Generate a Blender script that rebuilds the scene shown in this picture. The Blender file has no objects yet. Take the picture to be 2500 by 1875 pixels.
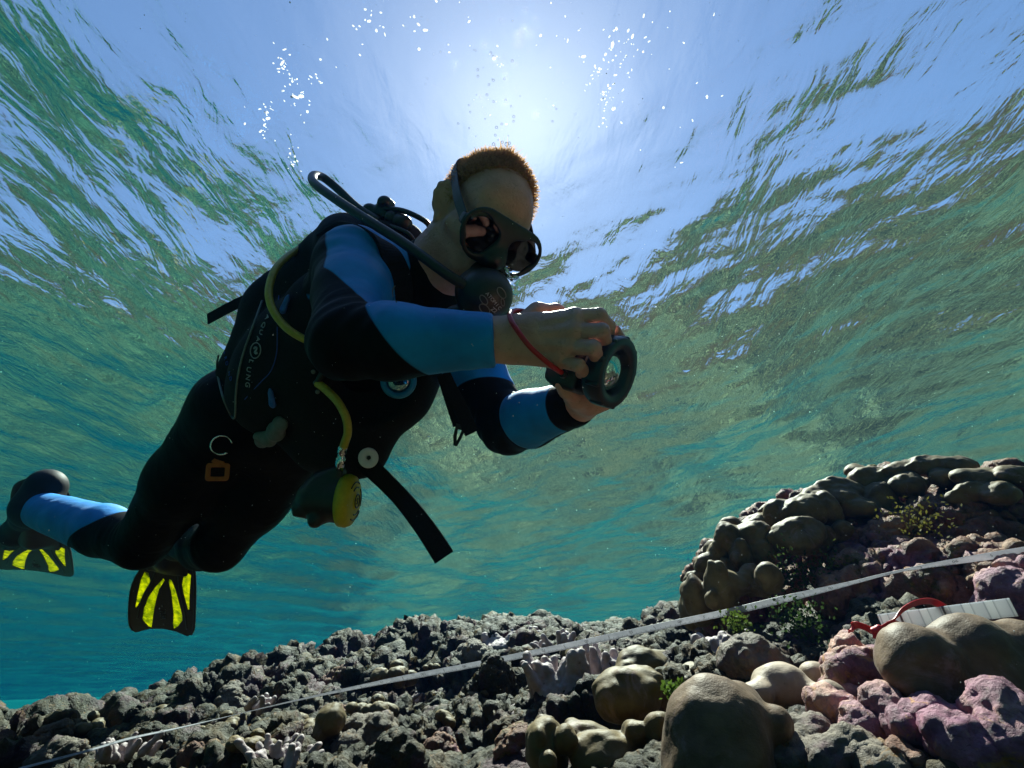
import bpy, bmesh, math, random
import numpy as np
from mathutils import Vector, Matrix
from mathutils.bvhtree import BVHTree

random.seed(7)
rng = np.random.default_rng(11)
R = math.radians
scene = bpy.context.scene
col = scene.collection

# ------------------------------------------------------------------ camera
PITCH, ROLL, FPX = 31.0, -3.0, 1270.0          # degrees, degrees, focal length in photo pixels (2500 wide)
cd = bpy.data.cameras.new('camera')
cd.sensor_width = 36.0
cd.lens = 36.0 * FPX / 2500.0
cd.clip_start = 0.02
cd.clip_end = 500.0
camo = bpy.data.objects.new('camera', cd)
col.objects.link(camo)
camo.matrix_world = Matrix.Rotation(R(90 + PITCH), 4, 'X') @ Matrix.Rotation(R(ROLL), 4, 'Z')
scene.camera = camo
_m = np.array(camo.matrix_world.to_3x3())
CR, CU, CF = _m[:, 0], _m[:, 1], -_m[:, 2]

def P(px, py, d):
    """the world point at depth d (metres along the view axis) seen at photo pixel px, py"""
    return d * (CF + (px - 1250.0) / FPX * CR + (937.5 - py) / FPX * CU)

# ------------------------------------------------------------------ world, sun, exposure
SUN_DIR = P(1270, 330, 1.0); SUN_DIR = SUN_DIR / np.linalg.norm(SUN_DIR)
SUN_EL = math.asin(SUN_DIR[2]); SUN_AZ = math.atan2(SUN_DIR[0], SUN_DIR[1])
w = bpy.data.worlds.new('World'); scene.world = w; w.use_nodes = True
nt = w.node_tree; nt.nodes.clear()
sky = nt.nodes.new('ShaderNodeTexSky'); sky.sky_type = 'NISHITA'; sky.sun_disc = False
sky.sun_elevation = SUN_EL; sky.sun_rotation = SUN_AZ
sky.air_density = 1.0; sky.dust_density = 0.2; sky.ozone_density = 2.5
bg = nt.nodes.new('ShaderNodeBackground'); bg.inputs['Strength'].default_value = 0.062
wo = nt.nodes.new('ShaderNodeOutputWorld')
nt.links.new(sky.outputs[0], bg.inputs[0]); nt.links.new(bg.outputs[0], wo.inputs[0])

sl = bpy.data.lights.new('sun', 'SUN'); sl.energy = 5.0; sl.angle = R(0.53); sl.color = (1.0, 0.89, 0.74)
so = bpy.data.objects.new('sun', sl); col.objects.link(so)
so.rotation_euler = Vector(SUN_DIR).to_track_quat('Z', 'Y').to_euler()
so.location = (0, 0, 20)

scene.view_settings.view_transform = 'Standard'
scene.view_settings.look = 'None'
scene.view_settings.exposure = 1.6
scene.view_settings.gamma = 1.0
scene.render.engine = 'CYCLES'
cy = scene.cycles
cy.max_bounces = 8; cy.diffuse_bounces = 2; cy.glossy_bounces = 4; cy.transmission_bounces = 6
cy.volume_bounces = 1; cy.transparent_max_bounces = 12
cy.caustics_reflective = False; cy.caustics_refractive = False
cy.sample_clamp_indirect = 3.0
cy.use_denoising = True
try:
    cy.denoiser = 'OPENIMAGEDENOISE'; cy.denoising_input_passes = 'RGB_ALBEDO_NORMAL'
except Exception:
    pass

# ------------------------------------------------------------------ helpers
def norm(v):
    v = np.asarray(v, float); return v / (np.linalg.norm(v) + 1e-12)

def tag(o, label=None, cat=None, group=None, kind=None):
    if label: o['label'] = label
    if cat: o['category'] = cat
    if group: o['group'] = group
    if kind: o['kind'] = kind
    return o

def link_mesh(name, verts, faces, mat=None, parent=None, smooth=True):
    me = bpy.data.meshes.new(name)
    verts = np.asarray(verts, float)
    if isinstance(faces, np.ndarray) and len(faces):
        n, k = faces.shape
        me.vertices.add(len(verts)); me.vertices.foreach_set('co', verts.astype(np.float32).ravel())
        me.loops.add(n * k); me.loops.foreach_set('vertex_index', faces.astype(np.int32).ravel())
        me.polygons.add(n); me.polygons.foreach_set('loop_start', np.arange(0, n * k, k, dtype=np.int32))
        me.update(calc_edges=True); me.validate()
    else:
        me.from_pydata([tuple(v) for v in verts], [], [tuple(f) for f in faces])
    if smooth:
        me.polygons.foreach_set('use_smooth', np.ones(len(me.polygons), bool))
    o = bpy.data.objects.new(name, me); col.objects.link(o)
    if mat is not None:
        for m in (mat if isinstance(mat, (list, tuple)) else [mat]): me.materials.append(m)
    if parent is not None: o.parent = parent
    return o

def empty(name, label, cat, loc=(0, 0, 0), group=None):
    o = bpy.data.objects.new(name, None); col.objects.link(o)
    o.empty_display_size = 0.05
    return tag(o, label, cat, group)

# ---- node material helpers
def mat_new(name):
    m = bpy.data.materials.new(name); m.use_nodes = True
    nt = m.node_tree; nt.nodes.clear()
    out = nt.nodes.new('ShaderNodeOutputMaterial')
    return m, nt, out

def N(nt, kind, **kw):
    n = nt.nodes.new(kind)
    for k, v in kw.items():
        if k.startswith('i_'): n.inputs[k[2:].replace('_', ' ')].default_value = v
        else: setattr(n, k, v)
    return n

def noise(nt, vec, scale, detail=4, rough=0.55, dist=0.0):
    n = nt.nodes.new('ShaderNodeTexNoise')
    n.inputs['Scale'].default_value = scale; n.inputs['Detail'].default_value = detail
    n.inputs['Roughness'].default_value = rough; n.inputs['Distortion'].default_value = dist
    if vec is not None: nt.links.new(vec, n.inputs['Vector'])
    return n.outputs['Fac']

def ramp(nt, fac, stops):
    r = nt.nodes.new('ShaderNodeValToRGB')
    e = r.color_ramp.elements
    while len(e) < len(stops): e.new(0.5)
    for el, (p, c) in zip(e, stops):
        el.position = p; el.color = c if len(c) == 4 else (*c, 1.0)
    nt.links.new(fac, r.inputs[0])
    return r.outputs[0]

def mixc(nt, fac, a, b, mode='MIX'):
    n = nt.nodes.new('ShaderNodeMix'); n.data_type = 'RGBA'; n.blend_type = mode
    for sock, v in ((n.inputs[0], fac), (n.inputs[6], a), (n.inputs[7], b)):
        if isinstance(v, bpy.types.NodeSocket): nt.links.new(v, sock)
        elif isinstance(v, (int, float)): sock.default_value = v
        else: sock.default_value = (*v, 1.0) if len(v) == 3 else v
    return n.outputs[2]

def math_n(nt, op, a, b=None, c=None):
    n = nt.nodes.new('ShaderNodeMath'); n.operation = op
    for i, v in enumerate((a, b, c)):
        if v is None: continue
        if isinstance(v, bpy.types.NodeSocket): nt.links.new(v, n.inputs[i])
        else: n.inputs[i].default_value = v
    return n.outputs[0]

def bump(nt, height, strength=0.5, dist=0.01, normal=None):
    b = nt.nodes.new('ShaderNodeBump'); b.inputs['Strength'].default_value = strength
    b.inputs['Distance'].default_value = dist
    nt.links.new(height, b.inputs['Height'])
    if normal is not None: nt.links.new(normal, b.inputs['Normal'])
    return b.outputs[0]

def obj_coord(nt):
    return nt.nodes.new('ShaderNodeTexCoord').outputs['Object']

def pbr(name, color, rough=0.6, metal=0.0, nscale=60.0, var=0.25, bstr=0.2, bdist=0.002, spec=0.5, sheen=0.0, trans=0.0, coat=0.0):
    """principled material whose colour varies a little with noise and whose surface has a fine grain"""
    m, nt, out = mat_new(name)
    b = nt.nodes.new('ShaderNodeBsdfPrincipled')
    co = obj_coord(nt)
    f = noise(nt, co, nscale, 5, 0.6)
    lo = tuple(max(0, c * (1 - var)) for c in color); hi = tuple(min(1, c * (1 + var)) for c in color)
    c = ramp(nt, f, [(0.3, lo), (0.7, hi)])
    nt.links.new(c, b.inputs['Base Color'])
    b.inputs['Roughness'].default_value = rough; b.inputs['Metallic'].default_value = metal
    b.inputs['Specular IOR Level'].default_value = spec
    if sheen: b.inputs['Sheen Weight'].default_value = sheen
    if trans: b.inputs['Transmission Weight'].default_value = trans
    if coat: b.inputs['Coat Weight'].default_value = coat
    if bstr:
        f2 = noise(nt, co, nscale * 4, 3, 0.6)
        nt.links.new(bump(nt, f2, bstr, bdist), b.inputs['Normal'])
    nt.links.new(b.outputs[0], out.inputs[0])
    return m

# ---- value noise in numpy (for displacing meshes)
_perm = rng.permutation(512)
def vnoise(p, scale, seed=0):
    q = np.asarray(p) * scale + seed * 17.31
    i = np.floor(q).astype(int); f = q - i; f = f * f * (3 - 2 * f)
    def h(ix, iy, iz):
        return _perm[(_perm[(_perm[ix & 511] + iy) & 511] + iz) & 511] / 511.0
    x, y, z = i[:, 0], i[:, 1], i[:, 2]; u, v, ww = f[:, 0], f[:, 1], f[:, 2]
    r = 0
    for dx in (0, 1):
        for dy in (0, 1):
            for dz in (0, 1):
                wt = (u if dx else 1 - u) * (v if dy else 1 - v) * (ww if dz else 1 - ww)
                r = r + wt * h(x + dx, y + dy, z + dz)
    return r * 2 - 1
def fbm(p, scale, octv=4, seed=0, gain=0.5):
    a, s, r = 1.0, scale, 0
    for k in range(octv):
        r = r + a * vnoise(p, s, seed + k); a *= gain; s *= 2.03
    return r

# ------------------------------------------------------------------ water surface (real waves on a sheet, light passes or is mirrored)
WATER_Z = 1.55
def wave_height(x, y, r):
    rs = np.random.default_rng(5)
    z = np.zeros_like(x)
    for k in range(70):
        lam = 0.10 * (22.0 ** rs.random())            # 0.10 .. 2.2 m
        th = rs.normal(R(8), R(38))                  # travel direction
        amp = 0.0044 * lam ** 1.2 * rs.uniform(0.3, 1.3)
        ph = rs.uniform(0, 2 * math.pi)
        kx, ky = math.cos(th) * 2 * math.pi / lam, math.sin(th) * 2 * math.pi / lam
        fade = np.clip((lam * 42.0 - r) / (lam * 18.0), 0, 1)     # drop what the far mesh cannot carry
        wob = 0.35 * lam * np.sin(0.9 / lam ** 0.5 * (x * math.sin(th) - y * math.cos(th)) + ph * 3)
        s = np.sin(kx * x + ky * y + ph + wob * 2 * math.pi / lam * 0.35)
        z += amp * fade * (s - 0.25 * np.cos(2 * (kx * x + ky * y + ph)))
    return z

def build_water():
    cx, cy0 = 0.0, 1.6
    rings = [0.0]
    dr = 0.016
    while rings[-1] < 60:
        rings.append(rings[-1] + dr); dr = max(dr, rings[-1] * 0.0105)
    rings = np.array(rings[1:]); na = 640
    ang = np.linspace(0, 2 * math.pi, na, endpoint=False)
    rr, aa = np.meshgrid(rings, ang, indexing='ij')
    x = cx + rr * np.cos(aa); y = cy0 + rr * np.sin(aa)
    z = WATER_Z + wave_height(x, y, rr)
    v = np.stack([x, y, z], -1).reshape(-1, 3)
    v = np.vstack([v, [[cx, cy0, WATER_Z + wave_height(np.array([cx]), np.array([cy0]), np.array([0.0]))[0]]]])
    nr = len(rings); idx = np.arange(nr * na).reshape(nr, na)
    a = idx[:-1]; b = idx[1:]
    q = np.stack([a, b, np.roll(b, -1, 1), np.roll(a, -1, 1)], -1).reshape(-1, 4)
    me = bpy.data.meshes.new('water')
    tri = np.stack([np.full(na, nr * na), idx[0], np.roll(idx[0], -1)], -1)
    loops = np.concatenate([q.ravel(), tri.ravel()])
    starts = np.concatenate([np.arange(0, q.size, 4), q.size + np.arange(0, tri.size, 3)])
    me.vertices.add(len(v)); me.vertices.foreach_set('co', v.astype(np.float32).ravel())
    me.loops.add(len(loops)); me.loops.foreach_set('vertex_index', loops.astype(np.int32))
    me.polygons.add(len(starts)); me.polygons.foreach_set('loop_start', starts.astype(np.int32))
    me.update(calc_edges=True); me.validate()
    me.polygons.foreach_set('use_smooth', np.ones(len(me.polygons), bool))
    o = bpy.data.objects.new('water', me); col.objects.link(o)
    m, nt, out = mat_new('rippled water')
    co = obj_coord(nt)
    mp = N(nt, 'ShaderNodeMapping'); mp.inputs['Rotation'].default_value = (0, 0, R(6)); mp.inputs['Scale'].default_value = (1.5, 0.62, 1.0)
    nt.links.new(co, mp.inputs['Vector'])
    n1 = noise(nt, mp.outputs[0], 6.5, 3, 0.55, 0.9)
    n2 = noise(nt, co, 38.0, 4, 0.6, 0.3)
    bn = bump(nt, n1, 1.0, 0.0095)
    bn = bump(nt, noise(nt, mp.outputs[0], 17.0, 3, 0.5, 0.8), 1.0, 0.0024, bn)
    bn = bump(nt, n2, 1.0, 0.0007, bn)
    fr = N(nt, 'ShaderNodeFresnel'); fr.inputs['IOR'].default_value = 1.333; nt.links.new(bn, fr.inputs['Normal'])
    tr = N(nt, 'ShaderNodeBsdfTransparent'); tr.inputs[0].default_value = (0.88, 0.95, 1.0, 1)
    rf = N(nt, 'ShaderNodeBsdfRefraction'); rf.inputs['IOR'].default_value = 1.33; rf.inputs['Roughness'].default_value = 0.85
    nt.links.new(bn, rf.inputs['Normal'])
    patch = ramp(nt, noise(nt, co, 4.5, 3, 0.6), [(0.42, (0.12, 0.12, 0.12)), (0.62, (1, 1, 1))])
    bs = bump(nt, math_n(nt, 'MULTIPLY', noise(nt, co, 40.0, 4, 0.6, 0.4), patch), 1.0, 0.016, bn)          # capillary ripples that catch the sun
    rs_ = N(nt, 'ShaderNodeBsdfRefraction'); rs_.inputs['IOR'].default_value = 1.30; rs_.inputs['Roughness'].default_value = 0.03
    nt.links.new(bs, rs_.inputs['Normal'])
    mr = N(nt, 'ShaderNodeMixShader'); mr.inputs[0].default_value = 0.35
    nt.links.new(rf.outputs[0], mr.inputs[1]); nt.links.new(rs_.outputs[0], mr.inputs[2])
    bg_ = bump(nt, noise(nt, mp.outputs[0], 11.0, 4, 0.60, 0.8), 1.0, 0.006, bn)
    gl = N(nt, 'ShaderNodeBsdfGlossy'); gl.inputs['Roughness'].default_value = 0.0; nt.links.new(bg_, gl.inputs['Normal'])
    gl.inputs[0].default_value = (1, 1, 1, 1)
    m1 = N(nt, 'ShaderNodeMixShader'); m1.inputs[0].default_value = 0.0055
    nt.links.new(tr.outputs[0], m1.inputs[1]); nt.links.new(mr.outputs[0], m1.inputs[2])
    m2 = N(nt, 'ShaderNodeMixShader')
    nt.links.new(fr.outputs[0], m2.inputs[0]); nt.links.new(m1.outputs[0], m2.inputs[1]); nt.links.new(gl.outputs[0], m2.inputs[2])
    nt.links.new(m2.outputs[0], out.inputs[0])
    me.materials.append(m)
    return tag(o, 'rippled underside of the water surface', 'water', kind='structure')
water = build_water()

# ------------------------------------------------------------------ signed-distance modelling: smooth unions meshed with surface nets
class Field:
    def __init__(self, lo, hi, h):
        self.lo = np.asarray(lo, float); self.h = h
        self.n = np.maximum(2, np.ceil((np.asarray(hi) - self.lo) / h).astype(int) + 1)
        self.F = np.full(self.n, 0.5, np.float32)
    def _sub(self, lo, hi):
        a = np.clip(np.floor((np.asarray(lo) - self.lo) / self.h).astype(int), 0, self.n)
        b = np.clip(np.ceil((np.asarray(hi) - self.lo) / self.h).astype(int) + 1, 0, self.n)
        if np.any(b <= a): return None, None
        ax = [(self.lo[i] + self.h * np.arange(a[i], b[i])).astype(np.float32) for i in range(3)]
        g = np.meshgrid(*ax, indexing='ij', sparse=True)
        return tuple(slice(a[i], b[i]) for i in range(3)), g
    def put(self, d, sl, k, cut=False):
        A = self.F[sl]
        if cut:
            hh = np.clip(0.5 - 0.5 * (A + d) / k, 0, 1)
            self.F[sl] = A * (1 - hh) - d * hh + k * hh * (1 - hh)
        else:
            hh = np.clip(0.5 + 0.5 * (A - d) / k, 0, 1)
            self.F[sl] = A * (1 - hh) + d * hh - k * hh * (1 - hh)
    def cap(self, a, b, ra, rb, k=0.01, flat=None, ratio=1.0, cut=False):
        """tapered capsule; flat = axis along which the section is squeezed by ratio"""
        a = np.asarray(a, float); b = np.asarray(b, float); rm = max(ra, rb) + k + 3 * self.h
        sl, g = self._sub(np.minimum(a, b) - rm, np.maximum(a, b) + rm)
        if sl is None: return
        ba = b - a; L2 = max(float(ba @ ba), 1e-12)
        px, py, pz = (g[i] - np.float32(a[i]) for i in range(3))
        t = np.clip((px * ba[0] + py * ba[1] + pz * ba[2]) / L2, 0, 1).astype(np.float32)
        qx, qy, qz = px - t * ba[0], py - t * ba[1], pz - t * ba[2]
        d2 = qx * qx + qy * qy + qz * qz
        if flat is not None:
            f = norm(flat); s = qx * f[0] + qy * f[1] + qz * f[2]
            d2 = d2 + s * s * (1.0 / ratio ** 2 - 1.0)
            d = (np.sqrt(d2) - (ra + t * (rb - ra))) * (0.5 + 0.5 * ratio)
        else:
            d = np.sqrt(d2) - (ra + t * (rb - ra))
        self.put(d.astype(np.float32), sl, k, cut)
    def ell(self, c, axes, radii, k=0.01, cut=False):
        c = np.asarray(c, float); rm = max(radii) + k + 3 * self.h
        sl, g = self._sub(c - rm, c + rm)
        if sl is None: return
        p = [g[i] - np.float32(c[i]) for i in range(3)]
        s = 0; s2 = 0
        for ax, r in zip(axes, radii):
            q = (p[0] * ax[0] + p[1] * ax[1] + p[2] * ax[2]) / r
            s = s + q * q; s2 = s2 + q * q / (r * r)
        k0 = np.sqrt(s); k1 = np.sqrt(s2) + 1e-9
        self.put((k0 * (k0 - 1.0) / k1).astype(np.float32), sl, k, cut)
    def box(self, c, axes, half, rnd=0.004, k=0.002, cut=False):
        c = np.asarray(c, float); rm = float(np.linalg.norm(half)) + k + 3 * self.h
        sl, g = self._sub(c - rm, c + rm)
        if sl is None: return
        p = [g[i] - np.float32(c[i]) for i in range(3)]
        out = 0; ins = -9.0
        for ax, r in zip(axes, half):
            q = np.abs(p[0] * ax[0] + p[1] * ax[1] + p[2] * ax[2]) - (r - rnd)
            out = out + np.maximum(q, 0) ** 2; ins = np.maximum(ins, q)
        self.put((np.sqrt(out) + np.minimum(ins, 0) - rnd).astype(np.float32), sl, k, cut)
    def plane(self, pt, nrm, where, rad):
        """cut away what lies beyond the plane (on the side of nrm) within rad of where"""
        sl, g = self._sub(np.asarray(where) - rad, np.asarray(where) + rad)
        if sl is None: return
        d = sum((g[i] - np.float32(pt[i])) * nrm[i] for i in range(3))
        self.F[sl] = np.maximum(self.F[sl], d.astype(np.float32))
    def mesh(self):
        F = self.F; n = np.array(F.shape)
        ins = F < 0
        c = np.zeros(n - 1, np.int8)
        for dx in (0, 1):
            for dy in (0, 1):
                for dz in (0, 1):
                    c += ins[dx:n[0] - 1 + dx, dy:n[1] - 1 + dy, dz:n[2] - 1 + dz]
        act = np.argwhere((c > 0) & (c < 8))
        vid = np.full(n - 1, -1, np.int32); vid[act[:, 0], act[:, 1], act[:, 2]] = np.arange(len(act))
        acc = np.zeros((len(act), 3)); cnt = np.zeros(len(act))
        cor = [(x, y, z) for x in (0, 1) for y in (0, 1) for z in (0, 1)]
        for i in range(8):
            for j in range(i + 1, 8):
                a, b = cor[i], cor[j]
                if sum(abs(a[q] - b[q]) for q in range(3)) != 1: continue
                fa = F[act[:, 0] + a[0], act[:, 1] + a[1], act[:, 2] + a[2]]
                fb = F[act[:, 0] + b[0], act[:, 1] + b[1], act[:, 2] + b[2]]
                m = (fa < 0) != (fb < 0)
                t = np.where(m, fa / np.where(m, fa - fb, 1), 0)
                acc[m] += (np.array(a) + t[:, None] * (np.array(b) - np.array(a)))[m]; cnt[m] += 1
        V = self.lo + self.h * (act + acc / cnt[:, None])
        quads = []
        for ax in range(3):
            u, v = [(1, 2), (2, 0), (0, 1)][ax]
            s0 = [slice(None)] * 3; s1 = [slice(None)] * 3
            s0[ax] = slice(0, n[ax] - 1); s1[ax] = slice(1, n[ax])
            for q in (u, v):
                s0[q] = slice(1, n[q] - 1); s1[q] = slice(1, n[q] - 1)
            A, B = ins[tuple(s0)], ins[tuple(s1)]
            for flip, M in ((False, A & ~B), (True, ~A & B)):
                e = np.argwhere(M)
                if not len(e): continue
                e[:, u] += 1; e[:, v] += 1
                def cell(du, dv):
                    k = e.copy(); k[:, u] += du; k[:, v] += dv
                    return vid[k[:, 0], k[:, 1], k[:, 2]]
                q = np.stack([cell(-1, -1), cell(0, -1), cell(0, 0), cell(-1, 0)], 1)
                quads.append(q[:, ::-1] if flip else q)
        return V, np.concatenate(quads) if quads else np.zeros((0, 4), int)

def smooth_mesh(V, Q, it=2, lam=0.5):
    e = np.concatenate([Q[:, [0, 1]], Q[:, [1, 2]], Q[:, [2, 3]], Q[:, [3, 0]]])
    for _ in range(it):
        s = np.zeros_like(V); c = np.zeros(len(V))
        np.add.at(s, e[:, 0], V[e[:, 1]]); np.add.at(s, e[:, 1], V[e[:, 0]])
        np.add.at(c, e[:, 0], 1); np.add.at(c, e[:, 1], 1)
        V = V + lam * (s / np.maximum(c, 1)[:, None] - V)
    return V

def normals_of(V, Q):
    fn = np.cross(V[Q[:, 2]] - V[Q[:, 0]], V[Q[:, 3]] - V[Q[:, 1]])
    nn = np.zeros_like(V)
    for i in range(4): np.add.at(nn, Q[:, i], fn)
    return nn / (np.linalg.norm(nn, axis=1, keepdims=True) + 1e-12)

def worley(p, scale, seed=0):
    """distance to the nearest feature point (0 .. ~1), for rounded knobs"""
    q = np.asarray(p) * scale + seed * 3.7
    i = np.floor(q).astype(int); f = q - i
    best = np.full(len(q), 9.0)
    for dx in (-1, 0, 1):
        for dy in (-1, 0, 1):
            for dz in (-1, 0, 1):
                ix, iy, iz = i[:, 0] + dx, i[:, 1] + dy, i[:, 2] + dz
                hh = _perm[(_perm[(_perm[ix & 511] + iy) & 511] + iz) & 511]
                jx, jy, jz = _perm[(hh + 31) & 511] / 511., _perm[(hh + 101) & 511] / 511., _perm[(hh + 213) & 511] / 511.
                d = (dx + jx - f[:, 0]) ** 2 + (dy + jy - f[:, 1]) ** 2 + (dz + jz - f[:, 2]) ** 2
                best = np.minimum(best, d)
    return np.sqrt(best)
def knobs(p, scale, seed=0):
    return np.clip(1 - worley(p, scale, seed) ** 2 * 1.6, -0.2, 1)

# ------------------------------------------------------------------ reef materials
def reef_material(name, stops, seed=0.0, algae=0.35, pink=0.5, grain=1.0, tintv=1.0):
    m, nt, out = mat_new(name)
    b = nt.nodes.new('ShaderNodeBsdfPrincipled')
    tc = obj_coord(nt)
    mp = N(nt, 'ShaderNodeMapping'); mp.inputs['Location'].default_value = (seed, seed * 0.7, -seed)
    nt.links.new(tc, mp.inputs['Vector']); co = mp.outputs[0]
    base = ramp(nt, noise(nt, co, 14, 6, 0.65, 0.4), stops)
    pk = ramp(nt, noise(nt, co, 6.5, 5, 0.7, 0.8), [(0.52, (0, 0, 0)), (0.62, (1, 1, 1))])
    pinkc = ramp(nt, noise(nt, co, 60, 4, 0.6), [(0.3, (0.17, 0.06, 0.16)), (0.7, (0.52, 0.26, 0.42))])
    c = mixc(nt, math_n(nt, 'MULTIPLY', pk, pink), base, pinkc)
    al = ramp(nt, noise(nt, co, 9.0, 6, 0.75, 0.5), [(0.55, (0, 0, 0)), (0.64, (1, 1, 1))])
    algc = ramp(nt, noise(nt, co, 150, 3, 0.7), [(0.3, (0.04, 0.05, 0.01)), (0.7, (0.22, 0.21, 0.03))])
    c = mixc(nt, math_n(nt, 'MULTIPLY', al, algae), c, algc)
    gold = ramp(nt, noise(nt, co, 31, 5, 0.75, 0.6), [(0.58, (0, 0, 0)), (0.66, (1, 1, 1))])
    c = mixc(nt, math_n(nt, 'MULTIPLY', gold, 0.75), c, (0.55, 0.32, 0.08))
    pale = ramp(nt, noise(nt, co, 110, 4, 0.7), [(0.58, (0, 0, 0)), (0.70, (1, 1, 1))])
    c = mixc(nt, math_n(nt, 'MULTIPLY', pale, 0.35), c, (0.52, 0.44, 0.34))
    c = mixc(nt, 1.0, c, (tintv * 0.50, tintv * 0.43, tintv * 0.37), 'MULTIPLY')
    nt.links.new(c, b.inputs['Base Color'])
    b.inputs['Roughness'].default_value = 0.6
    b.inputs['Specular IOR Level'].default_value = 0.25
    vor = N(nt, 'ShaderNodeTexVoronoi'); vor.inputs['Scale'].default_value = 130.0 * grain; nt.links.new(co, vor.inputs['Vector'])
    n1 = bump(nt, noise(nt, co, 55 * grain, 7, 0.72), 0.9, 0.012 / grain)
    n2 = bump(nt, vor.outputs['Distance'], 0.5, 0.004 / grain, n1)
    nt.links.new(n2, b.inputs['Normal'])
    nt.links.new(b.outputs[0], out.inputs[0])
    return m
DARKROCK = [(0.25, (0.05, 0.05, 0.045)), (0.5, (0.16, 0.14, 0.11)), (0.75, (0.34, 0.30, 0.22))]
MAT_REEF = reef_material('reef rock', [(0.25, (0.018, 0.034, 0.028)), (0.5, (0.105, 0.11, 0.045)), (0.75, (0.44, 0.31, 0.13))], 0.0, 0.9, 0.65, tintv=0.56)
MAT_BOULDER = reef_material('encrusted boulder rock', [(0.25, (0.09, 0.05, 0.04)), (0.5, (0.34, 0.19, 0.15)), (0.75, (0.70, 0.48, 0.30))], 3.1, 1.0, 0.9, tintv=1.25)
MAT_PURPLE = reef_material('purple encrusted rock', [(0.25, (0.10, 0.05, 0.11)), (0.5, (0.32, 0.18, 0.27)), (0.75, (0.80, 0.58, 0.46))], 7.7, 0.5, 0.8, 1.3, tintv=1.9)
MAT_PALEROCK = reef_material('pale encrusted rock', [(0.25, (0.14, 0.13, 0.11)), (0.5, (0.32, 0.30, 0.27)), (0.75, (0.55, 0.52, 0.46))], 5.2, 0.35, 0.5, 1.2)

def lobe_material(name, col1, col2):
    """smooth massive coral: velvety, tiny polyp dimples"""
    m, nt, out = mat_new(name)
    b = nt.nodes.new('ShaderNodeBsdfPrincipled'); co = obj_coord(nt)
    f = noise(nt, co, 22, 5, 0.65, 0.3)
    c = ramp(nt, f, [(0.35, col1), (0.65, col2)])
    sp = ramp(nt, noise(nt, co, 75, 3, 0.6), [(0.66, (0, 0, 0)), (0.74, (1, 1, 1))])
    c = mixc(nt, math_n(nt, 'MULTIPLY', sp, 0.5), c, tuple(0.3 * x for x in col1))
    pa = ramp(nt, noise(nt, co, 17, 6, 0.75, 1.0), [(0.56, (0, 0, 0)), (0.66, (1, 1, 1))])
    c = mixc(nt, math_n(nt, 'MULTIPLY', pa, 0.45), c, (0.30, 0.20, 0.20))
    nt.links.new(c, b.inputs['Base Color'])
    b.inputs['Roughness'].default_value = 0.6; b.inputs['Specular IOR Level'].default_value = 0.3
    b.inputs['Sheen Weight'].default_value = 0.05
    vor = N(nt, 'ShaderNodeTexVoronoi'); vor.inputs['Scale'].default_value = 620.0; nt.links.new(co, vor.inputs['Vector'])
    n1 = bump(nt, noise(nt, co, 30, 4, 0.5), 0.35, 0.006)
    n1 = bump(nt, noise(nt, co, 140, 5, 0.7), 0.3, 0.002, n1)
    nt.links.new(bump(nt, vor.outputs['Distance'], 0.22, 0.0007, n1), b.inputs['Normal'])
    nt.links.new(b.outputs[0], out.inputs[0])
    return m
MAT_LOBE = lobe_material('olive massive coral', (0.075, 0.050, 0.014), (0.17, 0.118, 0.042))
MAT_LOBE_NEAR = lobe_material('brown massive coral', (0.075, 0.042, 0.020), (0.17, 0.105, 0.055))
MAT_LOBE_PALE = lobe_material('pale tan massive coral', (0.27, 0.20, 0.14), (0.40, 0.31, 0.23))
MAT_FINGER = lobe_material('grey lavender finger coral', (0.28, 0.22, 0.22), (0.45, 0.38, 0.38))

# ------------------------------------------------------------------ reef ground: one displaced sheet round the camera
CTRL = [(-300, 1900, 1.9), (0, 1800, 1.95), (250, 1740, 2.0), (500, 1700, 2.1), (750, 1655, 2.0), (1000, 1610, 2.0), (1180, 1570, 2.0), (1300, 1560, 1.95),
        (1400, 1550, 1.9), (1520, 1572, 1.8), (1700, 1565, 1.8), (2000, 1520, 1.7), (2450, 1420, 1.7),
        (60, 1900, 1.55), (500, 1900, 1.15), (900, 1890, 0.95), (1250, 1905, 0.78), (1600, 1960, 0.58), (2000, 1960, 0.5), (2450, 1960, 0.45),
        (200, 1830, 1.75), (400, 1800, 1.6), (800, 1755, 1.5), (1080, 1770, 1.45), (1250, 1745, 1.3), (1500, 1725, 1.15), (1800, 1680, 1.0), (2000, 1640, 0.95),
        (2300, 1640, 0.85), (2480, 1600, 0.85)]
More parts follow.
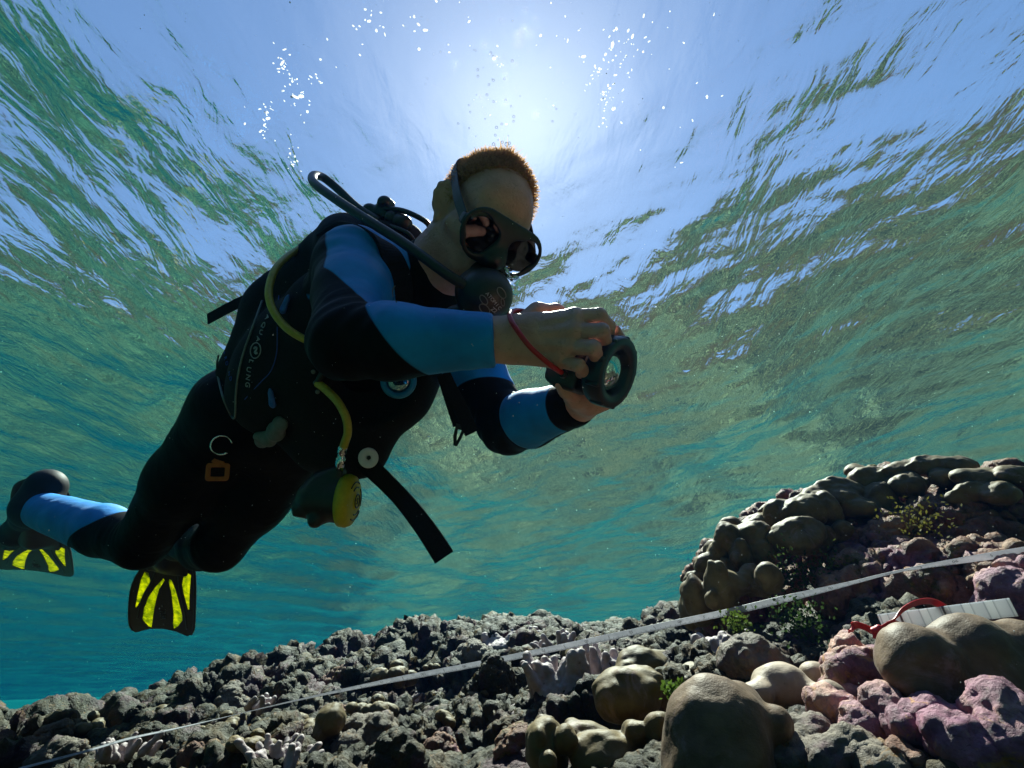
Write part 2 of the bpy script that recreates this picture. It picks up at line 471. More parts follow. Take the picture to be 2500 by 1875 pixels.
def build_reef():
    pts = np.array([P(*c) for c in CTRL])
    az = np.arctan2(pts[:, 0], pts[:, 1]); rr = np.hypot(pts[:, 0], pts[:, 1])
    ext = [(a, r, z) for a in np.linspace(-1.5, 1.5, 9) for r, z in ((0.16, -0.28), (4.8, -1.0), (6.0, -1.7), (7.0, -2.4))]
    ext = [(a, r, z - (1.2 * max(0, -a - 0.1) if r > 4 else 0)) for a, r, z in ext]
    ext += [(-.7, .8, -.22), (-.7, 1.5, -.20), (-1.1, 1.0, -.3), (-1.1, 2.4, -.35), (-.35, .6, -.2), (.9, 1.3, -.05), (.9, 2.4, .1)]
    uv = np.concatenate([np.stack([az * 1.3, np.log(rr)], 1), np.array([(a * 1.3, math.log(r)) for a, r, z in ext])])
    zz = np.concatenate([pts[:, 2], np.array([e[2] for e in ext])])
    n = len(uv)
    def phi(d2): return 0.5 * d2 * np.log(d2 + 1e-9)
    D = ((uv[:, None] - uv[None]) ** 2).sum(-1)
    A = np.zeros((n + 3, n + 3)); A[:n, :n] = phi(D) + np.eye(n) * 0.002
    A[:n, n] = 1; A[:n, n + 1:] = uv; A[n, :n] = 1; A[n + 1:, :n] = uv.T
    sol = np.linalg.solve(A, np.concatenate([zz, [0, 0, 0]]))
    na, nr = 780, 780
    a1 = np.linspace(R(-64), R(62), na); r1 = np.exp(np.linspace(math.log(0.30), math.log(6.5), nr))
    aa, rg = np.meshgrid(a1, r1, indexing='ij')
    q = np.stack([aa.ravel() * 1.3, np.log(rg.ravel())], 1)
    z = np.zeros(len(q))
    for i in range(n): z += sol[i] * phi(((q - uv[i]) ** 2).sum(1))
    z += sol[n] + q @ sol[n + 1:]
    V = np.stack([rg.ravel() * np.sin(aa.ravel()), rg.ravel() * np.cos(aa.ravel()), z], 1)
    idx = np.arange(na * nr).reshape(na, nr)
    Q = np.stack([idx[:-1, :-1], idx[:-1, 1:], idx[1:, 1:], idx[1:, :-1]], -1).reshape(-1, 4)
    nn = normals_of(V, Q)
    if nn[:, 2].mean() < 0: Q = Q[:, ::-1]; nn = -nn
    near = np.clip(rg.ravel() / 1.3, 0.35, 1.25)
    V = V + nn * (near * (0.045 * fbm(V, 3.2, 3, 1) + 0.055 * knobs(V + 0.05 * fbm(V, 6, 2, 9)[:, None], 7.0, 2)))[:, None]
    nn = normals_of(V, Q)
    hol = np.clip(fbm(V, 4.5, 3, 21) - 0.25, 0, 1)
    vary = np.clip(.75 + 1.1 * fbm(V, 2.6, 2, 33), .25, 1.5)
    V = V + nn * (near * vary * (0.024 * knobs(V, 21.0, 3) + 0.017 * knobs(V, 46.0, 5) + 0.012 * fbm(V, 40, 3, 8) - 0.10 * hol))[:, None]
    nn = normals_of(V, Q)
    V = V + nn * (near * np.clip(vary, .5, 1.2) * (0.0095 * knobs(V, 90.0, 6) + 0.006 * fbm(V, 120, 2, 12)))[:, None]
    o = link_mesh('seabed', V, Q, MAT_REEF)
    return tag(o, 'rough rubbly reef rock under the measuring tape', 'seabed', kind='structure')
reef = build_reef()

def build_far_seabed():
    n = 160
    g = np.sign(np.linspace(-1, 1, n)) * np.abs(np.linspace(-1, 1, n)) ** 1.8 * 58
    X, Y = np.meshgrid(g, g + 2, indexing='ij')
    side = X + 0.25 * Y
    Z = -1.45 - 4.5 / (1 + np.exp((side + 1.9) / 0.8)) - 0.02 * np.clip(Y, 0, 60)
    V = np.stack([X.ravel(), Y.ravel(), Z.ravel()], 1)
    V[:, 2] += 0.30 * fbm(V, 0.45, 4, 4)
    near = np.exp(-(V[:, 0] ** 2 + V[:, 1] ** 2) / 18.0)
    V[:, 2] -= 0.9 * near
    idx = np.arange(n * n).reshape(n, n)
    Q = np.stack([idx[:-1, :-1], idx[1:, :-1], idx[1:, 1:], idx[:-1, 1:]], -1).reshape(-1, 4)
    m, nt, out = mat_new('sandy reef flat')
    b = nt.nodes.new('ShaderNodeBsdfPrincipled'); co = obj_coord(nt)
    c = ramp(nt, noise(nt, co, 1.1, 6, 0.68, 1.0), [(0.42, (0.006, 0.010, 0.008)), (0.48, (0.03, 0.03, 0.016)), (0.53, (0.22, 0.18, 0.09)), (0.60, (0.66, 0.57, 0.34))])
    big = ramp(nt, noise(nt, co, 0.22, 3, 0.5), [(0.38, (0.35, 0.4, 0.35)), (0.62, (1, 1, 1))])
    c = mixc(nt, 1.0, c, big, 'MULTIPLY')
    nt.links.new(c, b.inputs['Base Color']); b.inputs['Roughness'].default_value = 0.95
    nt.links.new(bump(nt, noise(nt, co, 9, 6, 0.7), 1.0, 0.12), b.inputs['Normal'])
    nt.links.new(b.outputs[0], out.inputs[0])
    return tag(link_mesh('seabed', V, Q, m), 'pale reef flat far beyond the ridge', 'seabed', kind='structure')
far_bed = build_far_seabed()

# ------------------------------------------------------------------ diver: joints
def D3(r, u, f):
    """direction from camera-aligned components right, up, away"""
    return norm(r * CR + u * CU + f * CF)
def PX(px, py, d, r_px):
    """metres covered by r_px photo pixels at depth d"""
    return r_px * d / FPX

sR, eR, wR = P(868, 655, .96), P(845, 836, .745), P(1212, 830, .72)
sL, eL, wL = P(1100, 800, 1.14), P(1238, 1040, 1.03), P(1418, 982, .86)
hipR, hipL = P(575, 1000, 1.28), P(715, 1085, 1.40)
kR, aR = P(345, 1325, 1.47), P(85, 1240, 1.72)
kL, aL = P(535, 1333, 1.50), P(440, 1322, 1.86)
shM, hipM = (sR + sL) / 2, (hipR + hipL) / 2
T_UP = norm(shM - hipM)
T_LAT = norm((sL - sR) - T_UP * float((sL - sR) @ T_UP))       # towards his left
T_FR = norm(np.cross(T_LAT, T_UP)); 
if T_FR @ CF > 0: T_FR = -T_FR                                 # chest faces the camera side
neckB = shM + 0.07 * T_UP - 0.005 * T_FR
HC = P(1182, 536, .97)
H_LAT = D3(.775, -.30, .555)
H_F = D3(.40, -.54, -.74); H_F = norm(H_F - H_LAT * float(H_F @ H_LAT))
H_UP = norm(np.cross(H_F, H_LAT)); 
if H_UP @ CU < 0: H_UP = -H_UP
def HP(l, f, u):
    """a point of the head: metres towards his left, forwards, up, from the head centre"""
    return HC + l * H_LAT + f * H_F + u * H_UP
HAX = (H_LAT, H_F, H_UP)

# ------------------------------------------------------------------ diver: materials
def skin_mat():
    m, nt, out = mat_new('sunburnt skin')
    b = nt.nodes.new('ShaderNodeBsdfPrincipled'); co = obj_coord(nt)
    c = ramp(nt, noise(nt, co, 24, 5, 0.6), [(0.3, (0.62, 0.29, 0.23)), (0.7, (0.82, 0.43, 0.36))])
    sp = ramp(nt, noise(nt, co, 160, 2, 0.5), [(0.62, (0, 0, 0)), (0.72, (1, 1, 1))])
    c = mixc(nt, math_n(nt, 'MULTIPLY', sp, 0.35), c, (0.30, 0.15, 0.10))
    nt.links.new(c, b.inputs['Base Color'])
    b.inputs['Roughness'].default_value = 0.45
    b.inputs['Subsurface Weight'].default_value = 0.12; b.inputs['Subsurface Radius'].default_value = (0.010, 0.004, 0.002)
    vor = N(nt, 'ShaderNodeTexVoronoi'); vor.inputs['Scale'].default_value = 700.0; nt.links.new(co, vor.inputs['Vector'])
    n1 = bump(nt, noise(nt, co, 95, 5, 0.65, 0.6), 0.6, 0.0032)
    nt.links.new(bump(nt, vor.outputs['Distance'], 0.3, 0.0005, n1), b.inputs['Normal'])
    nt.links.new(b.outputs[0], out.inputs[0])
    return m
def suit_mat():
    m, nt, out = mat_new('black and blue neoprene')
    b = nt.nodes.new('ShaderNodeBsdfPrincipled'); co = obj_coord(nt)
    att = N(nt, 'ShaderNodeAttribute', attribute_name='panel')
    f = noise(nt, co, 18, 4, 0.6)
    blue = ramp(nt, f, [(0.3, (0.003, 0.22, 0.64)), (0.7, (0.005, 0.31, 0.84))])
    blk = ramp(nt, f, [(0.3, (0.004, 0.0045, 0.006)), (0.7, (0.008, 0.009, 0.011))])
    edge = ramp(nt, math_n(nt, 'MULTIPLY_ADD', att.outputs['Fac'], 120.0, 0.5), [(0.35, (0, 0, 0)), (0.65, (1, 1, 1))])
    c = mixc(nt, edge, blk, blue)
    nt.links.new(c, b.inputs['Base Color'])
    b.inputs['Roughness'].default_value = 0.58; nt.links.new(math_n(nt, 'MULTIPLY_ADD', edge, 0.3, 0.08), b.inputs['Specular IOR Level'])
    sh = math_n(nt, 'MULTIPLY', edge, 0.08); nt.links.new(sh, b.inputs['Sheen Weight']); b.inputs['Sheen Roughness'].default_value = 0.4
    seam = math_n(nt, 'SMOOTH_MIN', math_n(nt, 'ABSOLUTE', att.outputs['Fac']), 0.0035, 0.002)
    wv = N(nt, 'ShaderNodeTexVoronoi'); wv.inputs['Scale'].default_value = 900.0; nt.links.new(co, wv.inputs['Vector'])
    n1 = bump(nt, noise(nt, co, 11, 3, 0.45, 1.2), 0.4, 0.012)
    n2 = bump(nt, seam, 0.6, 0.6, n1)
    nt.links.new(bump(nt, wv.outputs['Distance'], 0.2, 0.0005, n2), b.inputs['Normal'])
    nt.links.new(b.outputs[0], out.inputs[0])
    return m
MAT_SKIN = skin_mat()
MAT_SUIT = suit_mat()
MAT_BLACKSUIT = pbr('black neoprene', (0.008, 0.009, 0.011), 0.6, 0, 30, 0.25, 0.25, 0.002, spec=0.25)
MAT_RUBBER = pbr('black rubber', (0.014, 0.014, 0.015), 0.45, 0, 80, 0.3, 0.15, 0.001)
MAT_NYLON = pbr('black nylon cloth', (0.011, 0.012, 0.015), 0.8, 0, 240, 0.35, 0.4, 0.0012, spec=0.2)
MAT_WEB = pbr('black webbing', (0.014, 0.014, 0.016), 0.85, 0, 400, 0.4, 0.5, 0.0012, spec=0.15)
MAT_PLASTIC = pbr('black plastic', (0.012, 0.012, 0.013), 0.35, 0, 60, 0.3, 0.1, 0.0008)
MAT_HOSE_Y = pbr('yellow rubber hose', (0.55, 0.43, 0.05), 0.4, 0, 120, 0.15, 0.15, 0.0008)
MAT_YELLOW = pbr('yellow plastic', (0.62, 0.50, 0.02), 0.45, 0, 70, 0.12, 0.1, 0.0008)
MAT_CHROME = pbr('chromed brass', (0.7, 0.72, 0.75), 0.15, 1.0, 90, 0.1, 0.05, 0.0005)
MAT_BLUEPL = pbr('blue plastic', (0.03, 0.13, 0.50), 0.45, 0, 60, 0.15, 0.1, 0.0008)
MAT_GREYPL = pbr('grey rubber', (0.16, 0.17, 0.18), 0.55, 0, 80, 0.2, 0.15, 0.0008)
MAT_ORANGE = pbr('orange plastic', (0.50, 0.13, 0.025), 0.5, 0, 60, 0.15, 0.1, 0.0008)
MAT_WHITEPL = pbr('white plastic', (0.75, 0.75, 0.78), 0.5, 0, 60, 0.06, 0.1, 0.0008)
MAT_PRINT = pbr('pale grey print', (0.42, 0.45, 0.50), 0.7, 0, 200, 0.15, 0)
MAT_PRINTBLUE = pbr('blue print', (0.05, 0.12, 0.50), 0.7, 0, 200, 0.15, 0)
MAT_PIPING = pbr('grey green piping', (0.20, 0.24, 0.25), 0.6, 0, 200, 0.15, 0)
MAT_RED = pbr('red rubber', (0.62, 0.02, 0.025), 0.4, 0, 100, 0.12, 0.12, 0.0008)

# ------------------------------------------------------------------ diver: body (skin) and wetsuit
def build_hand(F, wrist, mcps, fingers, thumb, rmul=1.0, back=None):
    """palm from wrist to knuckles, then each finger as its own chain"""
    for i, m in enumerate(mcps):
        F.cap(wrist[i], m, .0165 * rmul, .0125 * rmul, k=.014)
    for a, b in zip(mcps[:-1], mcps[1:]):
        F.cap(a, b, .0115 * rmul, .0115 * rmul, k=.008)
    for ch, rad in fingers:
        for (a, b, ra, rb) in zip(ch[:-1], ch[1:], rad[:-1], rad[1:]):
            F.cap(a, b, ra * .93, rb * .93, k=.0008)
        for q, rr in zip(ch[1:-1], rad[1:-1]):
            F.ell(q, (CR, CU, CF), (rr * .99,) * 3, k=.0012)
    ch, rad = thumb
    for (a, b, ra, rb) in zip(ch[:-1], ch[1:], rad[:-1], rad[1:]):
        F.cap(a, b, ra, rb, k=.006)

def build_body(parent):
    parts = []
    # --- head, neck
    F = Field(HC - .2, HC + .2, .0025)
    F.ell(HP(0, -.018, .030), HAX, (.076, .096, .086), k=.01)            # cranium
    F.ell(HP(0, .040, .012), HAX, (.066, .052, .070), k=.02)             # forehead
    F.ell(HP(0, .030, -.050), HAX, (.060, .062, .062), k=.025)           # face
    F.ell(HP(0, .052, -.092), HAX, (.034, .036, .028), k=.025)           # chin
    for s in (-1, 1):
        F.cap(HP(s * .056, -.005, -.055), HP(s * .026, .062, -.092), .019, .016, k=.02)     # jaw
        F.cap(HP(s * .040, .068, -.030), HP(s * .058, .028, -.030), .018, .018, k=.015)     # cheekbone
        F.cap(HP(s * .014, .083, .018), HP(s * .048, .070, .016), .010, .009, k=.012)       # brow
        F.ell(HP(s * .032, .088, -.004), HAX, (.017, .012, .012), k=.008, cut=True)         # eye socket
        F.ell(HP(s * .032, .070, -.004), HAX, (.013, .013, .012), k=.002)                   # eyeball
        # ear: helix rim, hollow, lobe
        ea = (norm(.75 * s * H_F + .66 * H_LAT), norm(.66 * H_F - .75 * s * H_LAT), H_UP)
        F.ell(HP(s * .080, -.022, -.006), ea, (.0070, .018, .029), k=.008)
        F.ell(HP(s * .087, -.014, -.006), ea, (.0055, .010, .016), k=.004, cut=True)
        e = [HP(s * .074, -.004, .010), HP(s * .079, -.010, .021), HP(s * .086, -.022, .023), HP(s * .092, -.034, .012), HP(s * .092, -.036, -.004), HP(s * .086, -.026, -.022), HP(s * .078, -.012, -.036)]
        for a, b in zip(e[:-1], e[1:]): F.cap(a, b, .0042, .0042, k=.006)
        F.ell(HP(s * .077, -.012, -.036), HAX, (.006, .008, .010), k=.005)
    F.cap(HP(0, .085, .008), HP(0, .108, -.030), .008, .012, k=.012)     # nose
    for s in (-1, 1): F.ell(HP(s * .011, .098, -.034), HAX, (.008, .010, .008), k=.006)
    F.cap(HP(-.020, .082, -.062), HP(.020, .082, -.062), .009, .009, k=.008)   # lips
    F.cap(HP(-.018, .080, -.074), HP(.018, .080, -.074), .009, .009, k=.008)
    F.cap(HP(0, -.030, -.040), neckB + .3 * (HC - neckB) , .058, .060, k=.03)
    F.cap(HP(0, -.030, -.060), neckB, .058, .066, k=.03)
    for i in range(5):                                                    # forehead creases
        z = .030 + .010 * i
        F.cap(HP(-.040, .079 - .004 * i, z), HP(.040, .079 - .004 * i, z + .002), .0018, .0018, k=.004, cut=True) if False else None
    parts.append(F.mesh())
    # --- right hand and wrist (near): back of the hand towards us, fingers folded over the camera
    lo = np.minimum.reduce([wR, P(1500, 740, .66), P(1380, 920, .78)]) - .06
    hi = np.maximum.reduce([wR, P(1520, 930, .80), P(1260, 720, .66)]) + .06
    F = Field(lo, hi, .0016)
    F.cap(P(1120, 833, .722), P(1225, 829, .718), .036, .0285, k=.01, flat=CF, ratio=.78)
    F.cap(P(1225, 829, .718), P(1300, 822, .712), .0285, .030, k=.015, flat=CF, ratio=.70)
    mcp = [P(1404, 775, .690), P(1400, 808, .682), P(1388, 846, .684), P(1362, 879, .694)]
    wr = [P(1262, 803, .715), P(1258, 822, .712), P(1256, 840, .714), P(1254, 855, .718)]
    fin = [([mcp[0], P(1462, 771, .690), P(1486, 796, .704), P(1487, 816, .718)], [.0122, .0115, .0098, .0085]),
           ([mcp[1], P(1468, 809, .672), P(1477, 834, .690), P(1466, 850, .708)], [.0120, .0118, .0100, .0088]),
           ([mcp[2], P(1448, 849, .664), P(1456, 869, .682), P(1444, 884, .704)], [.0115, .0112, .0098, .0085]),
           ([mcp[3], P(1412, 892, .674), P(1424, 905, .688), P(1418, 912, .706)], [.0105, .0098, .0090, .0078])]
    th = ([P(1268, 800, .735), P(1312, 764, .745), P(1358, 762, .752), P(1400, 780, .752)], [.018, .0145, .0115, .0095])
    build_hand(F, wr, mcp, fin, th)
    for m, wq in zip(mcp, wr):                                            # tendons on the back of the hand
        F.cap(wq * .5 + m * .5 - .0125 * CF, m - .0095 * CF, .0028, .0042, k=.008)
    F.cap(P(1290, 800, .700), P(1330, 795, .692), .003, .003, k=.006)
    parts.append(F.mesh())
    # --- left hand (far): palm under the camera, thumb up its side, finger tip over its top
    lo = np.minimum.reduce([wL, P(1350, 900, .72)]) - .09
    hi = np.maximum.reduce([wL, P(1520, 780, .78)]) + .09
    F = Field(lo, hi, .002)
    F.cap(P(1340, 1010, .93), wL, .036, .029, k=.01)
    F.cap(wL, P(1436, 965, .815), .029, .028, k=.015)
    mcp = [P(1448, 925, .785), P(1466, 945, .790), P(1476, 962, .796), P(1478, 978, .802)]
    wr = [P(1418, 955, .835), P(1424, 965, .835), P(1430, 975, .838), P(1434, 984, .842)]
    fin = [([mcp[0], P(1500, 870, .770), P(1512, 825, .755), P(1503, 806, .735)], [.0118, .0105, .0092, .008]),
           ([mcp[1], P(1520, 915, .775), P(1532, 880, .760), P(1525, 862, .745)], [.0118, .0105, .0092, .008]),
           ([mcp[2], P(1520, 945, .785), P(1530, 918, .768), P(1522, 905, .752)], [.0112, .010, .009, .008]),
           ([mcp[3], P(1508, 972, .795), P(1518, 952, .780), P(1510, 942, .765)], [.0100, .009, .008, .007])]
    th = ([P(1430, 985, .825), P(1405, 968, .772), P(1386, 950, .745), P(1372, 938, .735)], [.020, .0165, .0135, .0105])
    build_hand(F, wr, mcp, fin, th)
    F.cap(P(1440, 985, .80), P(1418, 968, .775), .018, .016, k=.015)
    parts.append(F.mesh())
    # --- trunk and limbs (inside the suit)
    allp = np.array([sR, eR, wR, sL, eL, wL, hipR, hipL, kR, aR, kL, aL, neckB])
    F = Field(allp.min(0) - .16, allp.max(0) + .16, .008)
    limbs(F, -.008, True)
    parts.append(F.mesh())
    V = np.concatenate([p[0] for p in parts]); o = 0; Q = []
    for v, q in parts: Q.append(q + o); o += len(v)
    return link_mesh('body', V, np.concatenate(Q), MAT_SKIN, parent)

AX_T = (T_LAT, T_FR, T_UP)
def limbs(F, off, short=False):
    def c(a, b, ra, rb, k=.02, **kw): F.cap(a, b, ra + off, rb + off, k=k, **kw)
    # trunk
    chest = shM - .10 * T_UP; waist = shM * .45 + hipM * .55; pelv = hipM + .03 * T_UP
    F.ell(chest, AX_T, (.178 + off, .122 + off, .17 + off), k=.03)
    F.ell(waist + .012 * T_FR, AX_T, (.160 + off, .128 + off, .17 + off), k=.05)
    F.ell(pelv, AX_T, (.168 + off, .122 + off, .13 + off), k=.05)
    F.ell(pelv - .05 * T_FR - .05 * T_UP + .07 * T_LAT, AX_T, (.085, .08, .09), k=.04)
    F.ell(pelv - .05 * T_FR - .05 * T_UP - .07 * T_LAT, AX_T, (.085, .08, .09), k=.04)
    F.cap(shM - .02 * T_UP, neckB, .085 + off, .066 + off, k=.05)
    # arms
    c(shM * .35 + sR * .65, sR, .075, .074, k=.04)
    mid = sR * .55 + eR * .45
    c(sR, mid, .070, .062); c(mid, eR, .060, .049, k=.02)
    fm = eR * .68 + wR * .32
    c(eR, fm, .049, .053, k=.025); c(fm, wR if not short else wR * .93 + eR * .07, .053, .0375, k=.02)
    c(shM * .35 + sL * .65, sL, .075, .070, k=.04)
    mid = sL * .55 + eL * .45
    c(sL, mid, .066, .060); c(mid, eL, .060, .052, k=.02)
    fm = eL * .65 + wL * .35
    c(eL, fm, .051, .052, k=.025); c(fm, wL if not short else wL * .93 + eL * .07, .052, .037, k=.02)
    # legs
    for hp, kn, an, rh, rk in ((hipR, kR, aR, .100, .068), (hipL, kL, aL, .102, .068)):
        md = hp * .5 + kn * .5
        c(hp, md, rh, .090, k=.05); c(md, kn, .090, rk, k=.04)
        cm = kn * .68 + an * .32
        c(kn, cm, rk - .002, .074, k=.03); c(cm, an, .074, .056, k=.02)

def build_suit(parent):
    allp = np.array([sR, eR, wR, sL, eL, wL, hipR, hipL, kR, aR, kL, aL, neckB])
    F = Field(allp.min(0) - .17, allp.max(0) + .17, .0046)
    limbs(F, .0)
    F.cap(neckB - .02 * T_UP, HP(0, -.032, -.065), .073, .065, k=.02)      # collar
    # cut the cuffs and collar square
    def cut(F, pt, nrm, rad): F.plane(pt, nrm, pt, rad)
    cut(F, P(1209, 830, .722), norm(P(1209, 830, .722) - P(1010, 838, .73)), .075)
    cut(F, wL, norm(wL - eL), .08)
    cut(F, aR, norm(aR - kR), .09); cut(F, aL, norm(aL - kL), .09)
    nk = norm(HP(0, -.03, -.06) - neckB); cut(F, neckB * .12 + HP(0, -.03, -.06) * .88, nk, .11)
    V, Q = F.mesh()
    V = smooth_mesh(V, Q, 2)
    # folds where the neoprene bends
    nn = normals_of(V, Q); fold = np.zeros(len(V))
    for J, ax, rad, am in ((eR, norm(wR - sR), .105, .0026), (eL, norm(wL - sL), .10, .0026), (kR, norm(aR - hipR), .13, .0024), (aR, norm(kR - aR), .12, .0022), (kL, norm(aL - hipL), .12, .002), (sR, norm(eR - neckB), .11, .0020), (sL, norm(eL - neckB), .11, .002), (wR, norm(wR - eR), .10, .0014), (wL, norm(wL - eL), .11, .0018)):
        q = V - J; d_ = np.linalg.norm(q, axis=1); fall = np.clip(1 - d_ / rad, 0, 1) ** .8
        wv = np.sin((q @ ax) * 2 * math.pi / .030 + 3.2 * fbm(V, 9, 2, 5) + 1.5 * fbm(V, 22, 2, 6))
        fold += am * fall * np.sign(wv) * np.abs(wv) ** .7 * np.clip(.5 + fbm(V, 7, 2, 8), 0, 1.2)
    V = V + nn * (fold + .0014 * fbm(V, 14, 3, 19))[:, None]
    o = link_mesh('wetsuit', V, Q, MAT_SUIT, parent)
    # colour panels sewn in: signed seam distance stored per vertex, blue where positive
    C = V
    pan = np.full(len(V), -1.0)
    def seg(a, b):
        d = norm(b - a); L = np.linalg.norm(b - a)
        t = ((C - a) @ d) / L
        r = np.linalg.norm(C - a - np.outer(t * L, d), axis=1)
        return t, r, L
    def side(a, b, t, ref):
        q = C - (a + np.outer(t, b - a)); q /= np.linalg.norm(q, axis=1, keepdims=True) + 1e-9
        return q @ norm(ref)
    def panel(*terms):
        nonlocal pan
        pan = np.maximum(pan, np.minimum.reduce(terms))
    t, r, L = seg(eR, wR); s = side(eR, wR, t, CU)
    panel((t - (.36 - .20 * s)) * L, (1.2 - t) * L, .075 - r)
    t, r, L = seg(eL, wL); s = side(eL, wL, t, CU)
    panel((t - (.26 - .06 * s)) * L, (.80 - t) * L, .075 - r, (side(eL, wL, t, D3(-.2, .5, -.8)) + .35) * .04)
    t, r, L = seg(sR, eR); s = side(sR, eR, t, D3(.9, .3, -.3)); s2 = side(sR, eR, t, D3(-.9, .1, -.4))
    panel((t + .45) * L, (.50 + .42 * s - t) * L, .10 - r, (.75 - s2) * .06, .06 - (C - sR) @ T_LAT)
    t, r, L = seg(sL, eL); s = side(sL, eL, t, CR)
    panel((t + .4) * L, (.66 + .1 * s - t) * L, .095 - r, (C - sL) @ T_LAT + .05)
    for a, b in ((kR, aR),):
        t, r, L = seg(a, b); s = side(a, b, t, CU)
        panel((t - (.34 - .17 * s)) * L, (.97 - t) * L, .09 - r)
    q = C - (shM - .10 * T_UP); l, f, u = q @ T_LAT, q @ T_FR, q @ T_UP
    panel(.10 - np.abs(l), f - .05, u + .02, .14 - u)
    at = o.data.attributes.new('panel', 'FLOAT', 'POINT')
    at.data.foreach_set('value', pan.astype(np.float32))
    return o

diver = empty('person', 'scuba diver in a black and blue wetsuit leaning over an underwater camera', 'person')
body = build_body(diver)
suit = build_suit(diver)

# ------------------------------------------------------------------ small-part builders
def spline(pts, n=12):
    """Catmull-Rom through the points"""
    p = np.asarray(pts, float); p = np.vstack([2 * p[0] - p[1], p, 2 * p[-1] - p[-2]]); out = []
    for i in range(1, len(p) - 2):
        for t in np.linspace(0, 1, n, endpoint=False):
            a, b, c, d = p[i - 1], p[i], p[i + 1], p[i + 2]
            out.append(.5 * (2 * b + (c - a) * t + (2 * a - 5 * b + 4 * c - d) * t * t + (3 * b - a - 3 * c + d) * t ** 3))
    out.append(p[-2]); return np.array(out)

def frames(path, up=None):
    t = np.gradient(path, axis=0); t /= np.linalg.norm(t, axis=1, keepdims=True) + 1e-12
    u = norm(np.cross(t[0], up if up is not None else (0.31, 0.2, 0.93))); us = []
    for i in range(len(path)):
        u = norm(u - t[i] * (u @ t[i])); us.append(u)
    us = np.array(us); return t, us, np.cross(t, us)

def sweep(path, section, closed=True, up=None, width=None, caps=True):
    """sweep a 2-D section along a path; width = per-point unit vectors for the section's x axis"""
    t, u, v = frames(path, up)
    if width is not None:
        u = np.array([norm(wv - tt * (wv @ tt)) for wv, tt in zip(width, t)]); v = np.cross(t, u)
    sec = np.asarray(section); k = len(sec)
    V = (path[:, None, :] + sec[None, :, 0:1] * u[:, None, :] + sec[None, :, 1:2] * v[:, None, :]).reshape(-1, 3)
    F = []
    for i in range(len(path) - 1):
        for j in range(k):
            F.append((i * k + j, i * k + (j + 1) % k, (i + 1) * k + (j + 1) % k, (i + 1) * k + j))
    if caps:
        F.append(tuple(range(k))[::-1]); F.append(tuple((len(path) - 1) * k + j for j in range(k)))
    return V, F

def circle(r, k=14): return [(r * math.cos(a), r * math.sin(a)) for a in np.linspace(0, 2 * math.pi, k, endpoint=False)]
def tube(name, pts, r, mat, parent, n=12, k=14, smooth=True):
    V, F = sweep(spline(pts, n) if smooth else np.asarray(pts), circle(r, k))
    return link_mesh(name, V, F, mat, parent)
def rib(w, h): return [(-w / 2, -h / 2 + h * .3), (-w / 2 + h * .3, -h / 2), (w / 2 - h * .3, -h / 2), (w / 2, -h / 2 + h * .3), (w / 2, h / 2 - h * .3), (w / 2 - h * .3, h / 2), (-w / 2 + h * .3, h / 2), (-w / 2, h / 2 - h * .3)]
def strap(name, pts, w, h, mat, parent, wdir, n=10):
    path = spline(pts, n)
    wd = np.asarray(wdir, float)
    if wd.ndim == 1: wd = np.repeat(wd[None], len(path), 0)
    else:
        k = np.linspace(0, len(wd) - 1, len(path)); i = np.minimum(k.astype(int), len(wd) - 2)
        wd = wd[i] + (k - i)[:, None] * (wd[i + 1] - wd[i])
    V, F = sweep(path, rib(w, h), width=wd)
    return link_mesh(name, V, F, mat, parent, smooth=False)
def lathe_data(prof, c, axis, k=40):
    """prof = [(radius, height along axis)]"""
    ax = norm(axis); u = norm(np.cross(ax, (0.3, 0.9, 0.2))); v = np.cross(ax, u); V = []; F = []
    for r, h in prof:
        for a in np.linspace(0, 2 * math.pi, k, endpoint=False):
            V.append(np.asarray(c) + h * ax + r * (math.cos(a) * u + math.sin(a) * v))
    n = len(prof)
    for i in range(n - 1):
        for j in range(k):
            F.append((i * k + j, i * k + (j + 1) % k, (i + 1) * k + (j + 1) % k, (i + 1) * k + j))
    if prof[0][0] > 1e-6: F.append(tuple(range(k))[::-1])
    if prof[-1][0] > 1e-6: F.append(tuple((n - 1) * k + j for j in range(k)))
    return np.array(V), F
def lathe(name, prof, c, axis, mat, parent, k=40):
    V, F = lathe_data(prof, c, axis, k)
    return link_mesh(name, V, F, mat, parent)
def join(*vf):
    V = []; F = []; o = 0
    for v, f in vf:
        V.append(np.asarray(v)); F += [tuple(int(i) + o for i in q) for q in f]; o += len(v)
    return np.concatenate(V), F
def field_part(name, F, mat, parent, it=1):
    V, Q = F.mesh()
    if it: V = smooth_mesh(V, Q, it)
    return link_mesh(name, V, Q, mat, parent)
def outline_mesh(polys, extrude, bevel=0.0):
    """filled flat shape from 2-D outlines (inner ones become holes), given a thickness"""
    cu = bpy.data.curves.new('o', 'CURVE'); cu.dimensions = '2D'; cu.fill_mode = 'BOTH'
    cu.extrude = extrude; cu.bevel_depth = bevel; cu.bevel_resolution = 1
    for p in polys:
        sp = cu.splines.new('POLY'); sp.points.add(len(p) - 1); sp.use_cyclic_u = True
        for q, (x, y) in zip(sp.points, p): q.co = (x, y, 0, 1)
    ob = bpy.data.objects.new('o', cu); col.objects.link(ob)
    me = bpy.data.meshes.new_from_object(ob.evaluated_get(bpy.context.evaluated_depsgraph_get()))
    V = np.array([v.co[:] for v in me.vertices]); F = [tuple(p.vertices) for p in me.polygons]
    bpy.data.objects.remove(ob); bpy.data.curves.remove(cu); bpy.data.meshes.remove(me)
    return V, F
